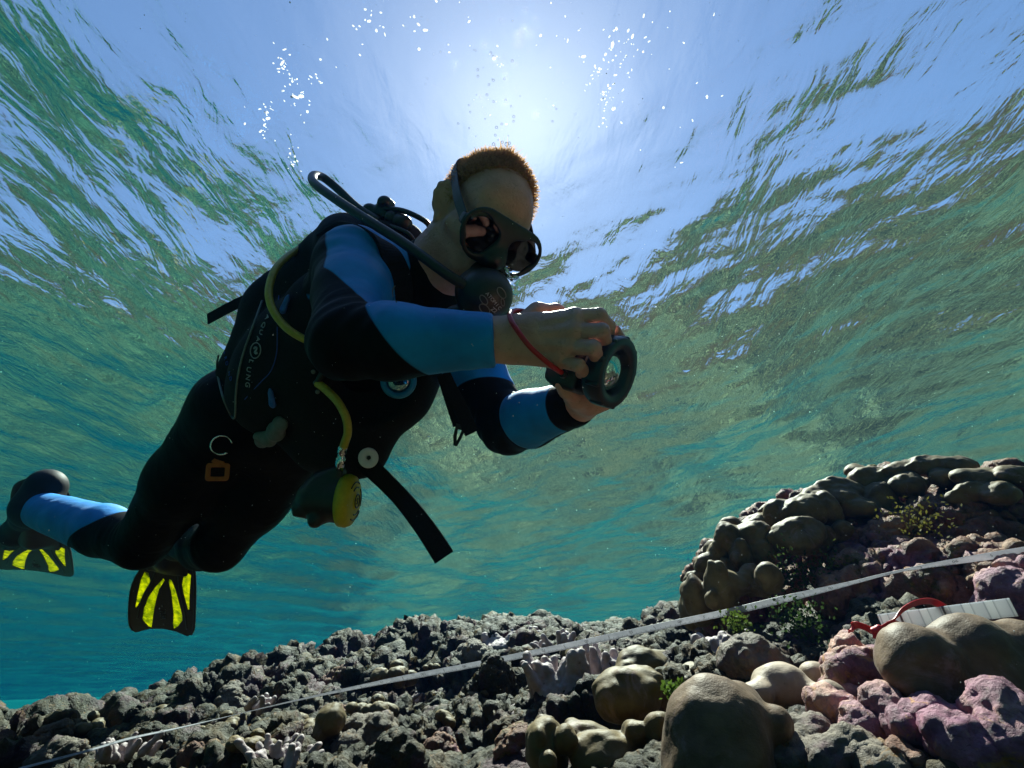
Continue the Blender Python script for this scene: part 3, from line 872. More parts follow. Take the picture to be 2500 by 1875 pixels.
def text_mesh(txt, size, extrude=0.0004, spacing=1.0, offset=0.0):
    cu = bpy.data.curves.new('t', 'FONT'); cu.body = txt; cu.size = size; cu.extrude = extrude
    cu.align_x = 'CENTER'; cu.align_y = 'CENTER'; cu.space_character = spacing; cu.offset = offset; cu.resolution_u = 3
    ob = bpy.data.objects.new('t', cu); col.objects.link(ob)
    me = bpy.data.meshes.new_from_object(ob.evaluated_get(bpy.context.evaluated_depsgraph_get()))
    V = np.array([v.co[:] for v in me.vertices]).reshape(-1, 3); F = [tuple(p.vertices) for p in me.polygons]
    bpy.data.objects.remove(ob); bpy.data.curves.remove(cu); bpy.data.meshes.remove(me)
    return V, F
def to_frame(V, c, x, y, z):
    V = np.asarray(V); return np.asarray(c) + V[:, 0:1] * x + V[:, 1:2] * y + V[:, 2:3] * z
def bvh_of(*objs):
    out = []
    for o in objs:
        me = o.data
        out.append(BVHTree.FromPolygons([v.co[:] for v in me.vertices], [tuple(p.vertices) for p in me.polygons]))
    return out
def hit(trees, px, py, lift=0.0):
    """where the sight line through a photo pixel meets the surface, with its normal"""
    d = Vector(P(px, py, 1.0)).normalized(); best = None
    for t in trees:
        h = t.ray_cast(Vector((0, 0, 0)), d)
        if h[0] is not None and (best is None or h[3] < best[2]): best = (np.array(h[0]), np.array(h[1]), h[3])
    if best is None: return P(px, py, 1.1), -CF
    p, n, _ = best
    if n @ np.array(d) > 0: n = -n
    return p + lift * n, n
def face_frame(p, n, xdir):
    z = norm(n); x = norm(np.asarray(xdir) - z * (np.asarray(xdir) @ z)); return x, np.cross(z, x), z

# ------------------------------------------------------------------ hair
def hair_mat():
    m, nt, out = mat_new('light brown hair'); co = obj_coord(nt)
    c = ramp(nt, noise(nt, co, 220, 3, .6), [(.3, (.42, .21, .08)), (.7, (.80, .50, .22))])
    b = nt.nodes.new('ShaderNodeBsdfPrincipled'); nt.links.new(c, b.inputs['Base Color']); b.inputs['Roughness'].default_value = .4
    t = N(nt, 'ShaderNodeBsdfTranslucent'); nt.links.new(c, t.inputs[0]); mx = N(nt, 'ShaderNodeMixShader'); mx.inputs[0].default_value = .7
    nt.links.new(b.outputs[0], mx.inputs[1]); nt.links.new(t.outputs[0], mx.inputs[2]); nt.links.new(mx.outputs[0], out.inputs[0])
    return m
def build_hair(parent):
    F = Field(HC - .17, HC + .17, .003)
    F.ell(HP(0, -.019, .030), HAX, (.0785, .0985, .0895), k=.004)
    F.ell(HP(0, .036, .012), HAX, (.0675, .054, .0735), k=.02)
    # hairline: everything below/in front of a slanted surface goes
    F.plane(HP(0, .030, .086), norm(.92 * H_F - .38 * H_UP), HP(0, .03, .08), .22)
    F.plane(HP(0, -.02, -.020), norm(-1.0 * H_UP + .25 * H_F), HC, .19)
    V, Q = F.mesh(); V = smooth_mesh(V, Q, 1)
    nn = normals_of(V, Q); V = V + nn * (0.0016 * fbm(V, 160, 2, 3))[:, None]
    m = hair_mat()
    # short strands combed forwards and up
    rs = np.random.default_rng(3); pick = rs.choice(len(V), 12000)
    vv = [V]; ff = [tuple(q) for q in Q]; o = len(V)
    for i in pick:
        p, n = V[i], nn[i]
        if (p - HC) @ H_UP < -.005: ln = .006
        else: ln = rs.uniform(.008, .015)
        comb = norm(.32 * n + .75 * H_F * (.6 if (p - HC) @ H_UP > .05 else .2) + .5 * H_LAT * rs.normal() + .2 * H_UP + .3 * rs.normal(size=3))
        sd = norm(np.cross(comb, rs.normal(size=3))) * .00055
        q1 = p + n * .002 + comb * ln * .55; q2 = p + norm(comb + .35 * n) * ln
        vv.append(np.array([p - sd, p + sd, q1 + sd * .8, q1 - sd * .8, q2])); ff += [(o, o + 1, o + 2, o + 3), (o + 3, o + 2, o + 4)]; o += 5
    for k in range(120):                                             # the tuft standing up at the crown
        p = HP(rs.normal(-.015, .010), rs.normal(.0, .012), .114); comb = norm(H_UP + .4 * rs.normal(size=3)); ln = rs.uniform(.012, .026)
        sd = norm(np.cross(comb, rs.normal(size=3))) * .0006
        vv.append(np.array([p - sd, p + sd, p + comb * ln * .6 + sd, p + comb * ln * .6 - sd, p + comb * ln + .004 * rs.normal(size=3)])); ff += [(o, o + 1, o + 2, o + 3), (o + 3, o + 2, o + 4)]; o += 5
    return link_mesh('hair', np.concatenate(vv), ff, m, parent)
hair = build_hair(diver)

# ------------------------------------------------------------------ boots
def build_boots():
    for hp in ((aR, kR, P(112, 1190, 1.745), P(70, 1255, 1.83), P(38, 1300, 1.90), P(30, 1322, 1.96)), (aL, kL, P(432, 1300, 1.90), P(420, 1330, 1.95), P(408, 1352, 2.00), P(404, 1362, 2.04))):
        an, kn, heel, mid, ball, toe = hp
        F = Field(np.minimum.reduce(hp[2:] + (an,)) - .12, np.maximum.reduce(hp[2:] + (an,)) + .12, .004)
        F.cap(an + .04 * norm(kn - an), an, .058, .058, k=.02)
        F.cap(an, heel, .058, .056, k=.03); F.cap(heel, mid, .050, .045, k=.03); F.cap(an, mid, .052, .045, k=.03)
        F.cap(mid, ball, .045, .046, k=.02); F.cap(ball, toe, .046, .034, k=.02)
        field_part('boot', F, MAT_BLACKSUIT, diver)
build_boots()

# ------------------------------------------------------------------ swim fins
def fin_material():
    m, nt, out = mat_new('translucent yellow fin panel')
    co = obj_coord(nt)
    c = ramp(nt, noise(nt, co, 28, 3, 0.6, 1.5), [(0.32, (0.24, 0.30, 0.005)), (0.5, (0.52, 0.54, 0.01)), (0.68, (0.80, 0.76, 0.02))])
    d = N(nt, 'ShaderNodeBsdfPrincipled'); nt.links.new(c, d.inputs['Base Color']); d.inputs['Roughness'].default_value = 0.35
    t = N(nt, 'ShaderNodeBsdfTranslucent'); nt.links.new(c, t.inputs[0])
    mx = N(nt, 'ShaderNodeMixShader'); mx.inputs[0].default_value = 0.65
    nt.links.new(d.outputs[0], mx.inputs[1]); nt.links.new(t.outputs[0], mx.inputs[2])
    bn = bump(nt, noise(nt, co, 40, 2, 0.5), 0.6, 0.006); nt.links.new(bn, d.inputs['Normal']); nt.links.new(bn, t.inputs['Normal'])
    nt.links.new(mx.outputs[0], out.inputs[0])
    return m
MAT_FINPANEL = fin_material()
FIN_OUT = [(1290, 750), (1322, 850), (1342, 920), (1348, 1040), (1346, 1150), (1336, 1280), (1312, 1350), (1283, 1378), (1200, 1356), (1110, 1350), (1010, 1370), (905, 1420),
           (882, 1404), (872, 1350), (888, 1200), (905, 1100), (932, 1000), (985, 915), (1010, 860), (1030, 790), (1045, 740), (1160, 700), (1270, 720)]
FIN_PAN = [[(1000, 945), (1028, 952), (1040, 1000), (1030, 1050), (990, 1120), (935, 1215), (926, 1208), (950, 1100), (975, 1000)],
           [(1128, 968), (1138, 985), (1100, 1050), (1080, 1120), (1060, 1200), (1042, 1290), (1027, 1360), (1003, 1356), (965, 1300), (985, 1210), (1020, 1120), (1070, 1040)],
           [(1165, 966), (1185, 975), (1215, 1040), (1240, 1130), (1258, 1220), (1255, 1255), (1220, 1310), (1185, 1340), (1180, 1300), (1190, 1220), (1185, 1130), (1178, 1060), (1160, 990)],
           [(1290, 903), (1317, 915), (1312, 1040), (1310, 1160), (1295, 1162), (1265, 1050), (1252, 990), (1262, 930)],
           [(1284, 775), (1292, 800), (1262, 866), (1240, 866), (1244, 825)], [(1040, 905), (1062, 892), (1082, 925), (1060, 940)], [(1222, 900), (1262, 868), (1250, 905), (1226, 916)]]
def build_fin(name, label, org, ydir, xdir, flip, S, group):
    """fin drawn flat (x across, y along the blade), then bent and stood in place"""
    y = norm(ydir); x = norm(xdir - y * (xdir @ y)); z = np.cross(x, y)
    root = empty(name, label, 'swim fin', group=group); root.location = Vector(org)
    def T(V):
        V = V.copy(); L = V[:, 1]
        V[:, 2] += .30 * np.clip(L - .05, 0, None) ** 2 - .25 * V[:, 0] ** 2
        return to_frame(V, (0, 0, 0), x, y, z)
    SY = S * 1.32
    def C(p): return [((a - 1120) * S * flip, (b - 745) * SY) for a, b in p]
    V, F = outline_mesh([C(FIN_OUT)] + [C(p) for p in FIN_PAN], .0022, .0012)
    link_mesh('blade', T(V), F, MAT_RUBBER, root, smooth=False)
    for p in FIN_PAN:
        q = np.array(C(p)); q = q.mean(0) + (q - q.mean(0)) * 1.03
        # panel as a fine strip so that it bends and ripples
        V, F = outline_mesh([[tuple(k) for k in q]], .0012)
        link_mesh('blade_panel', T(V), F, MAT_FINPANEL, root, smooth=False)
    # side rails and ribs
    for pts in ([(1300, 760), (1338, 920), (1346, 1100), (1334, 1290), (1308, 1360)], [(1040, 760), (985, 915), (920, 1050), (890, 1200), (874, 1350), (886, 1405)],
                [(1085, 900), (1052, 1000), (985, 1130), (935, 1300)], [(1230, 930), (1240, 1020), (1275, 1180), (1285, 1320)]):
        Q = spline([(a, b, 0) for a, b in C(pts)], 8)
        V, F = sweep(Q, circle(.0055, 8), up=(0, 0, 1)); link_mesh('rail', T(V), F, MAT_RUBBER, root)
    V, F = lathe_data([(.022, -.003), (.022, .005), (.013, .005), (.013, -.003)], ((1165 - 1120) * S * flip, (900 - 745) * SY, 0), (0, 0, 1), 24)
    link_mesh('vent_ring', T(V), F, MAT_FINPANEL, root)
    V, F = text_mesh('TUSA', .034, .0006)
    V = np.stack([V[:, 1], V[:, 0] * .62, V[:, 2]], 1) + ((1117 - 1120) * S, (1235 - 745) * SY, -.0046)
    link_mesh('lettering', T(V), F, MAT_GREYPL, root, smooth=False)
    for yy in (1165, 1310):
        V, F = outline_mesh([C([(1112, yy - 8), (1122, yy - 8), (1122, yy + 8), (1112, yy + 8)])], .0006); V[:, 2] -= .0042
        link_mesh('mark', T(V), F, MAT_GREYPL, root, smooth=False)
    # foot pocket
    F = Field((-.13, -.20, -.09), (.13, .16, .12), .004)
    I3 = np.eye(3)
    F.cap((.02 * flip, .07, .0), (.02 * flip, -.10, .03), .050, .056, k=.03)
    F.box((.02 * flip, .02, -.004), I3, (.075, .11, .012), .008, k=.03)
    F.cap((.02 * flip, .06, .008), (.02 * flip, -.2, .04), .034, .046, k=.02, cut=True)
    V, Q = F.mesh(); V = smooth_mesh(V, Q, 1)
    link_mesh('foot_pocket', to_frame(V, (0, 0, 0), x, y, z), Q, MAT_RUBBER, root)
    q = [(-.055, -.06, .02), (-.05, -.16, .05), (.02 * flip, -.205, .06), (.085, -.16, .05), (.09, -.06, .02)]
    V, F = sweep(spline(q, 8), rib(.022, .004), up=(0, 1, 0)); link_mesh('heel_strap', to_frame(V, (0, 0, 0), x, y, z), F, MAT_RUBBER, root)
    return root
fin_a = build_fin('swim_fin', 'black swim fin with yellow panels hanging straight down below the knees', P(402, 1322, 1.94), P(396, 1560, 2.03) - P(412, 1330, 1.92), CR + .10 * CU, 1, .000545, 'swim fins on the diver')
fin_b = build_fin('swim_fin', 'black swim fin with yellow panels cut off by the picture edge', P(72, 1282, 1.86), P(82, 1425, 2.12) - P(72, 1282, 1.86), CR + .12 * CU, 1, .00055, 'swim fins on the diver')

# ------------------------------------------------------------------ buoyancy vest
vest = empty('buoyancy_vest', 'black scuba buoyancy vest with lettering and piping worn on the torso', 'dive vest')
def build_vest_shell():
    pts = np.array([sR, sL, hipR, hipL, neckB, P(560, 900, 1.3), P(1070, 1000, 1.1)])
    F = Field(pts.min(0) - .24, pts.max(0) + .2, .0045)
    chest = shM - .12 * T_UP; waist = shM * .45 + hipM * .55
    F.ell(chest, AX_T, (.188, .140, .15), k=.03)
    F.ell(waist + .012 * T_FR, AX_T, (.186, .150, .165), k=.06)
    # yoke behind the shoulders, air cells at back and side, belly band
    F.cap(P(836, 600, 1.05), P(985, 596, 1.10), .056, .050, k=.03)
    F.cap(P(842, 588, 1.10), P(700, 760, 1.24), .060, .085, k=.04)
    F.cap(P(690, 775, 1.22), P(622, 915, 1.27), .088, .088, k=.04)
    F.cap(P(720, 820, 1.10), P(660, 960, 1.16), .075, .080, k=.05)
    F.cap(P(800, 930, 1.10), P(955, 945, 1.14), .095, .098, k=.04)
    F.cap(P(830, 1000, 1.12), P(890, 1010, 1.14), .085, .082, k=.05)
    F.cap(P(790, 1075, 1.17), P(880, 1100, 1.12), .075, .060, k=.05)
    # arm holes and open front at the upper chest
    F.cap(sR + .03 * T_LAT, eR, .082, .07, k=.012, cut=True)
    F.cap(sL - .02 * T_LAT, eL, .082, .07, k=.012, cut=True)
    F.ell(shM - .07 * T_UP + .16 * T_FR, AX_T, (.085, .10, .13), k=.012, cut=True)
    F.plane(hipM + .045 * T_UP, -T_UP, hipM, .5)
    F.cap(neckB - .05 * T_UP, neckB + .15 * T_UP, .075, .09, k=.01, cut=True)
    V, Q = F.mesh(); V = smooth_mesh(V, Q, 2)
    nn = normals_of(V, Q); V = V + nn * (.004 * fbm(V, 9, 3, 4) - .002)[:, None]
    return link_mesh('shell', V, Q, MAT_NYLON, vest)
shell = build_vest_shell()
TR_V = bvh_of(shell, suit)
def on(px, py, lift=.002): return hit(TR_V, px, py, lift)
def surf_line(name, pix, r, mat, parent, trees=None):
    pts = [hit(trees or TR_V, x, y, r * .6)[0] for x, y in pix]
    return tube(name, pts, r, mat, parent, 6, 8)
surf_line('piping', [(641, 735), (622, 790), (600, 850), (586, 900), (578, 955), (576, 1005), (573, 1020), (565, 1015), (548, 975), (535, 930), (531, 895), (533, 868)], .0022, MAT_PIPING, vest)
surf_line('piping', [(681, 722), (678, 800), (676, 860), (662, 905), (635, 935), (598, 975)], .0010, MAT_PRINTBLUE, vest)
def letter(txt, px, py, size, rot, mat, parent, trees=None, name='lettering', ext=.0005):
    p, n = hit(trees or TR_V, px, py, .0018)
    xd = math.cos(rot) * CR + math.sin(rot) * CU
    x, y, z = face_frame(p, n, xd)
    V, F = text_mesh(txt, size, ext)
    return link_mesh(name, to_frame(V, p, x, y, z), F, mat, parent, smooth=False)
rot = R(-105)
for ch, px, py in (('A', 654, 775), ('Q', 645, 794), ('U', 639, 811), ('A', 632, 828), ('L', 615, 882), ('U', 609, 902), ('N', 607, 921), ('G', 606, 939)):
    letter(ch, px, py, .0165, rot, MAT_PRINT, vest)
for i, ch in enumerate('PRO HD'):
    if ch != ' ': letter(ch, 549 + i * 3.2, 862 + i * 12.5, .0135, R(-72), MAT_PRINTBLUE, vest)
def logo(px, py, r, parent, trees=None, sq=1.0):
    p, n = hit(trees or TR_V, px, py, .002); x, y, z = face_frame(p, n, CR)
    c = np.array([(r * math.cos(a), r * sq * math.sin(a), 0) for a in np.linspace(0, 2 * math.pi, 41)])
    a = sweep(c, circle(r * .07, 6), up=(0, 0, 1), caps=False)
    q = np.array([(-.35, .25, 0), (-.1, .42, 0), (.22, .30, 0), (.10, .0, 0), (-.12, -.18, 0), (.05, -.38, 0), (.38, -.30, 0)]) * r
    q[:, 1] *= sq
    b = sweep(spline(q, 6), rib(r * .26, r * .1), up=(0, 0, 1))
    V, F = join(a, b); return link_mesh('logo', to_frame(V, p, x, y, z), F, MAT_PRINT, parent)
logo(626, 856, .0155, vest)
logo(982, 672, .0125, vest, sq=1.55)
surf_line('seam_loop', [(964, 696), (958, 708), (958, 722), (962, 733), (968, 738)], .0012, MAT_PIPING, vest)
# pull knobs, grab handle, rings
def knob(name, px, py, dx, dy, L, r, mat, ratio=.6):
    p, n = on(px, py, .008); d = norm(dx * CR + dy * CU); d = norm(d - n * (d @ n))
    F = Field(p - .05, p + .05, .0016)
    F.cap(p - d * L / 2, p + d * L * .35, r, r * .75, k=.002, flat=n, ratio=ratio); F.cap(p + d * L * .3, p + d * L * .62, r * .5, r * .45, k=.003, flat=n, ratio=ratio)
    F.ell(p - d * L * .25 + n * r * .55, (d, np.cross(n, d), n), (r * .55, r * .5, r * .25), k=.001, cut=True)
    return field_part(name, F, mat, vest)
knob('pull_knob', 706, 744, .5, .85, .024, .0085, MAT_BLUEPL)
knob('pull_knob', 670, 968, .15, 1.0, .028, .0082, MAT_BLUEPL)
def build_handle():
    pp = [on(x, y, .010)[0] for x, y in ((634, 1056), (645, 1066), (662, 1062), (680, 1046), (691, 1028))]
    F = Field(np.min(pp, 0) - .05, np.max(pp, 0) + .05, .002)
    for a, b, r0, r1 in zip(pp[:-1], pp[1:], (.010, .011, .013, .016), (.011, .013, .016, .017)): F.cap(a, b, r0, r1, k=.016, flat=CF, ratio=.55)
    return field_part('grab_handle', F, MAT_GREYPL, vest)
build_handle()
pR, nR = on(548, 1078, .014); nR = norm(-pR)
xr, yr, zr = face_frame(pR, nR, CR)
V, F = sweep(np.array([pR + .021 * (math.cos(a) * xr + math.sin(a) * yr) for a in np.linspace(.2, 2 * math.pi - .9, 40)]), circle(.0019, 8))
link_mesh('d_ring', V, F, MAT_CHROME, vest)
# snaps on the side and small dots
for px, py, m_ in ((766, 907, MAT_GREYPL), (771, 934, MAT_GREYPL), (776, 956, MAT_GREYPL)):
    p, n = on(px, py, .001); lathe('snap', [(.0045, 0), (.0045, .002), (.002, .003), (0, .003)], p, n, m_, vest, 16)
# shoulder strap over the near shoulder and webbing tails
strap('shoulder_strap', [P(800, 590, 1.03), P(856, 560, .99), P(930, 585, .93), P(965, 650, .92), P(975, 740, .95), P(960, 830, 1.0)], .052, .006, MAT_NYLON, vest, [T_LAT, T_LAT, T_LAT, T_LAT])
strap('shoulder_strap', [P(1030, 610, 1.12), P(1080, 660, 1.10), P(1105, 730, 1.07), P(1095, 830, 1.06)], .050, .006, MAT_NYLON, vest, [T_LAT, T_LAT])
strap('webbing_tail', [P(690, 700, 1.24), P(640, 716, 1.25), P(575, 743, 1.27), P(507, 779, 1.29)], .031, .003, MAT_WEB, vest, D3(.42, .9, .1))
strap('waist_strap', [P(880, 1120, 1.02), P(935, 1170, 1.01), P(985, 1222, 1.0), P(1025, 1272, .99), P(1052, 1310, .985), P(1085, 1361, .98)],   .043, .0035, MAT_WEB, vest, [D3(.68, .62, -.3), D3(.72, .55, -.4), D3(.85, .45, -.25), D3(.92, .38, -.1)])
strap('chest_strap', [P(1082, 912, 1.0), P(1100, 950, 1.0), P(1128, 1005, .99), P(1152, 1058, .985)], .028, .003, MAT_WEB, vest, D3(.9, .4, -.15))
strap('chest_strap', [P(1076, 915, 1.01), P(1098, 985, 1.0), P(1116, 1040, .995)], .016, .003, MAT_WEB, vest, D3(.95, .3, -.1))
def build_buckle():
    c = P(1119, 1062, .993); y = D3(-.32, -.92, .1); x = norm(D3(.95, -.3, 0) - y * (D3(.95, -.3, 0) @ y)); z = np.cross(x, y)
    o = [(-.010, -.019), (.009, -.021), (.007, .006), (.004, .021), (-.002, .021), (-.008, .004)]
    V, F = outline_mesh([o, [(-.005, -.011), (.004, -.012), (.003, .002), (.001, .015), (-.003, .003)]], .0016, .0008)
    return link_mesh('buckle', to_frame(V, c, x, y, z), F, MAT_PLASTIC, vest, smooth=False)
build_buckle()
pd = P(899, 1118, .985); nd = D3(.52, .22, -.80); nd = norm(nd)
disc = lathe('strap_disc', [(0, .0), (.0185, .0), (.0195, .001), (.0185, .0022), (.0045, .0022), (.004, .0012), (0, .0012)], pd, nd, MAT_WHITEPL, vest, 36)
lathe('bolt', [(.0042, .0), (.0042, .003), (.003, .0038), (.0012, .0038), (.0012, .002), (0, .002)], pd + .0016 * nd, nd, MAT_PLASTIC, disc, 6)
lathe('trim_knob', [(0, 0), (.017, 0), (.019, .006), (.016, .012), (0, .013)], P(505, 938, 1.30), D3(-.9, .2, -.2), MAT_PLASTIC, vest, 24)

clip = empty('gear_clip', 'orange square plastic clip hanging from a metal ring at the hip', 'clip')
def build_clip():
    c, n = on(539, 1132, .022); n = norm(-c); x, y, z = face_frame(c, n, CR)
    S = 50 / 2.0733 * 1.25 / FPX / 50
    sq = lambda a, b, r: [(sx * (a - r) + r * math.cos(t), sy * (b - r) + r * math.sin(t)) for sx, sy, t0 in ((1, 1, 0), (-1, 1, .5), (-1, -1, 1), (1, -1, 1.5)) for t in np.linspace(t0 * math.pi, t0 * math.pi + math.pi / 2, 5)]
    V, F = outline_mesh([sq(50 * S, 42 * S, 14 * S), sq(33 * S, 25 * S, 8 * S)], .002, .0012)
    link_mesh('frame', to_frame(V, c, x, y, z), F, MAT_ORANGE, clip, smooth=False)
    V, F = outline_mesh([[(a * S, b * S) for a, b in ((-14, 40), (-30, 52), (-20, 62), (-12, 80), (-16, 94), (14, 94), (14, 80), (20, 62), (28, 52), (14, 40))]], .002, .0012)
    link_mesh('swivel', to_frame(V, c + .0005 * z, x, y, z), F, MAT_ORANGE, clip, smooth=False)
build_clip()

# ------------------------------------------------------------------ tank with valve, breathing regulator
tank = empty('scuba_tank', 'dark steel scuba tank strapped behind the vest with black valve knobs on top', 'scuba tank')
TA = shM - .205 * T_FR + .01 * T_UP; TD = -T_UP
MAT_TANK = pbr('dark painted steel', (0.03, 0.032, 0.035), 0.35, 0.6, 40, 0.3, 0.1, 0.001)
lathe('cylinder', [(0, 0), (.02, 0), (.035, .006), (.062, .03), (.080, .065), (.085, .10), (.085, .50), (.075, .54), (.04, .56), (0, .56)], TA, TD, MAT_TANK, tank, 48)
def build_valve():
    F = Field(P(930, 520, 1.12) - .12, P(930, 520, 1.12) + .12, .0022)
    F.cap(P(880, 560, 1.12), P(925, 525, 1.11), .020, .018, k=.012)
    F.cap(P(925, 525, 1.11), P(938, 505, 1.10), .017, .016, k=.008)
    F.ell(P(939, 494, 1.09), (CR, CU, CF), (.0155, .0135, .0155), k=.004); F.ell(P(953, 500, 1.10), (CR, CU, CF), (.010, .011, .012), k=.004)
    F.ell(P(903, 513, 1.11), (CR, CU, CF), (.0165, .0140, .016), k=.006)
    F.cap(P(935, 525, 1.10), P(975, 535, 1.09), .016, .016, k=.008)
    return field_part('valve', F, MAT_PLASTIC, tank)
build_valve()
reg = empty('breathing_regulator', 'black scuba mouthpiece regulator with a long looping black hose over the shoulder', 'regulator')
def build_first_stage():
    a, b = P(950, 530, 1.08), P(1010, 556, 1.05); d = norm(b - a)
    return lathe('first_stage', [(0, 0), (.013, 0), (.015, .004), (.015, .018), (.012, .020), (.012, .024), (.0165, .027), (.0165, .048), (.012, .056), (0, .057)], a, d, MAT_RUBBER, reg, 32)
build_first_stage()
tube('hose', [P(925, 540, 1.08), P(872, 506, 1.10), P(825, 462, 1.11), P(790, 434, 1.105), P(768, 428, 1.07), P(763, 440, 1.03), P(785, 462, .99), P(864, 516, .93), P(970, 583, .875), P(1037, 630, .85), P(1095, 672, .84), P(1150, 705, .85), P(1172, 716, .87)], .0088, MAT_RUBBER, reg, 14, 16)
tube('hose', [P(935, 508, 1.09), P(985, 515, 1.06), P(1030, 535, 1.04), P(1048, 552, 1.04), P(1046, 575, 1.05), P(1035, 600, 1.07)], .0056, MAT_RUBBER, reg, 10, 12)
tube('hose', [P(938, 548, 1.07), P(975, 560, 1.04), P(1000, 575, 1.03), P(1015, 600, 1.04)], .0052, MAT_RUBBER, reg, 10, 12)
RC = P(1184, 722, .872); RAX = norm(D3(.32, -.34, -.88))
def build_second_stage():
    x = norm(np.cross(RAX, CU)); x = x if x @ CR > 0 else -x; y = np.cross(RAX, x); y = y if y @ CU > 0 else -y
    F = Field(RC - .11, RC + .11, .0022)
    F.cap(RC - .034 * RAX, RC + .004 * RAX, .043, .0445, k=.006)
    F.ell(RC + .004 * RAX, (x, y, RAX), (.0455, .0455, .030), k=.006)
    F.cap(RC - .030 * RAX, HP(0, .088, -.070), .024, .017, k=.012)                      # mouthpiece
    F.cap(RC - .035 * y - .012 * RAX - .045 * x, RC - .035 * y - .012 * RAX + .045 * x, .017, .017, k=.012, flat=y, ratio=.8)   # exhaust tee
    F.cap(RC - .03 * x - .01 * RAX, P(1150, 705, .86), .013, .011, k=.006)
    o = field_part('second_stage', F, MAT_RUBBER, reg)
    return o, x, y
stage2, RX, RY = build_second_stage()
TR_R = bvh_of(stage2)
def oval(px, py, rx, ry, rot, r, mat, parent, trees):
    c, s_ = math.cos(rot), math.sin(rot)
    pts = [hit(trees, px + rx * math.cos(a) * c - ry * math.sin(a) * s_, py + rx * math.cos(a) * s_ + ry * math.sin(a) * c, r * .4)[0] for a in np.linspace(0, 2 * math.pi, 25)]
    V, F = sweep(np.array(pts), circle(r, 6), caps=False); return link_mesh('vent', V, F, mat, parent)
for q in ((1224, 715, 15, 8, 1.0), (1181, 732, 13, 7, .95), (1183, 754, 15, 9, .75), (1227, 738, 9, 4, 1.4)):
    oval(*q, .0009, MAT_GREYPL, stage2, TR_R)
for i, ch in enumerate('ATOMIC'):
    letter(ch, 1190 + i * 5.6, 718 + i * 6.6, .0085, R(-50), MAT_PRINT, stage2, TR_R, ext=.0003)
letter('Z2', 1205, 756, .010, R(-45), MAT_PRINT, stage2, TR_R, ext=.0003)

# ------------------------------------------------------------------ spare regulator on a yellow hose
octo = empty('spare_regulator', 'spare regulator with a yellow cover and yellow hose clipped below the belly', 'regulator')
tube('hose', [P(812, 575, 1.14), P(770, 592, 1.15), P(720, 614, 1.10), P(676, 652, 1.03), P(657, 704, .99), P(664, 752, .965), P(695, 796, .95), P(735, 824, .945), P(768, 836, .95), P(800, 845, .97)], .0072, MAT_HOSE_Y, octo, 12, 16)
tube('hose', [P(775, 935, 1.0), P(800, 955, .99), P(826, 983, .975), P(845, 1020, .97), P(849, 1055, .975), P(842, 1080, .98), P(838, 1092, .985)], .0078, MAT_HOSE_Y, octo, 10, 16)
tube('inner_hose', [P(800, 845, .97), P(800, 870, .99), P(790, 905, .99), P(775, 935, 1.0)], .0068, MAT_RUBBER, octo, 8, 12)
a_, b_ = P(838, 1088, .985), P(828, 1150, .99)
lathe('hose_fitting', [(0, 0), (.0085, 0), (.0092, .003), (.0092, .014), (.0075, .016), (.0075, .022), (.0098, .024), (.0098, .036), (.0085, .040), (.0085, .048), (0, .048)], a_, norm(b_ - a_), MAT_CHROME, octo, 6)
OC = P(850, 1222, 1.0); OAX = norm(D3(.985, -.05, -.06))
def build_octo():
    y = norm(CU - OAX * (CU @ OAX)); x = np.cross(OAX, y)
    F = Field(OC - .15, OC + .12, .0025)
    F.cap(OC - .060 * OAX, OC - .012 * OAX, .040, .044, k=.008)
    F.cap(OC - .050 * OAX + .035 * y, P(828, 1150, .995), .022, .013, k=.02)
    F.cap(OC - .060 * OAX, OC - .092 * OAX - .018 * y, .026, .018, k=.012)
    F.cap(OC - .05 * OAX - .034 * y - .03 * x, OC - .05 * OAX - .034 * y + .03 * x, .014, .014, k=.01)
    F.box(OC - .085 * OAX - .022 * y, (OAX, y, x), (.014, .010, .024), .005, k=.01)
    F.plane(OC - .008 * OAX, OAX, OC, .1)
    field_part('second_stage', F, MAT_RUBBER, octo)
    cv = lathe('cover', [(.050, -.010), (.0505, .0), (.047, .008), (.040, .012), (.020, .016), (.0165, .0155), (.0165, .0175), (.0, .0180)], OC, OAX, MAT_YELLOW, octo, 48)
    vs = []
    for a0, a1, r, h in ((.9, 2.2, .036, .0138), (-2.4, -1.0, .036, .0138), (2.5, 3.7, .030, .0148), (1.0, 2.1, .026, .0154), (-2.2, -1.1, .026, .0154)):
        pth = np.array([OC + h * OAX + r * (math.cos(a) * x + math.sin(a) * y) for a in np.linspace(a0, a1, 14)])
        vs.append(sweep(pth, circle(.0013, 6)))
    V, F = join(*vs); link_mesh('vent_slots', V, F, MAT_PLASTIC, cv)
    c = np.array([OC + .0178 * OAX + .0125 * (math.cos(a) * x + math.sin(a) * y) for a in np.linspace(0, 2 * math.pi, 33)])
    b1 = sweep(c, circle(.0016, 6), caps=False)
    q = np.array([(-.35, .25), (-.1, .42), (.22, .30), (.10, .0), (-.12, -.18), (.05, -.38), (.38, -.30)]) * .0125
    b2 = sweep(spline([OC + .0182 * OAX + p[0] * x + p[1] * y for p in q], 6), circle(.0012, 6))
    V, F = join(b1, b2); link_mesh('logo', V, F, MAT_PLASTIC, cv)
build_octo()

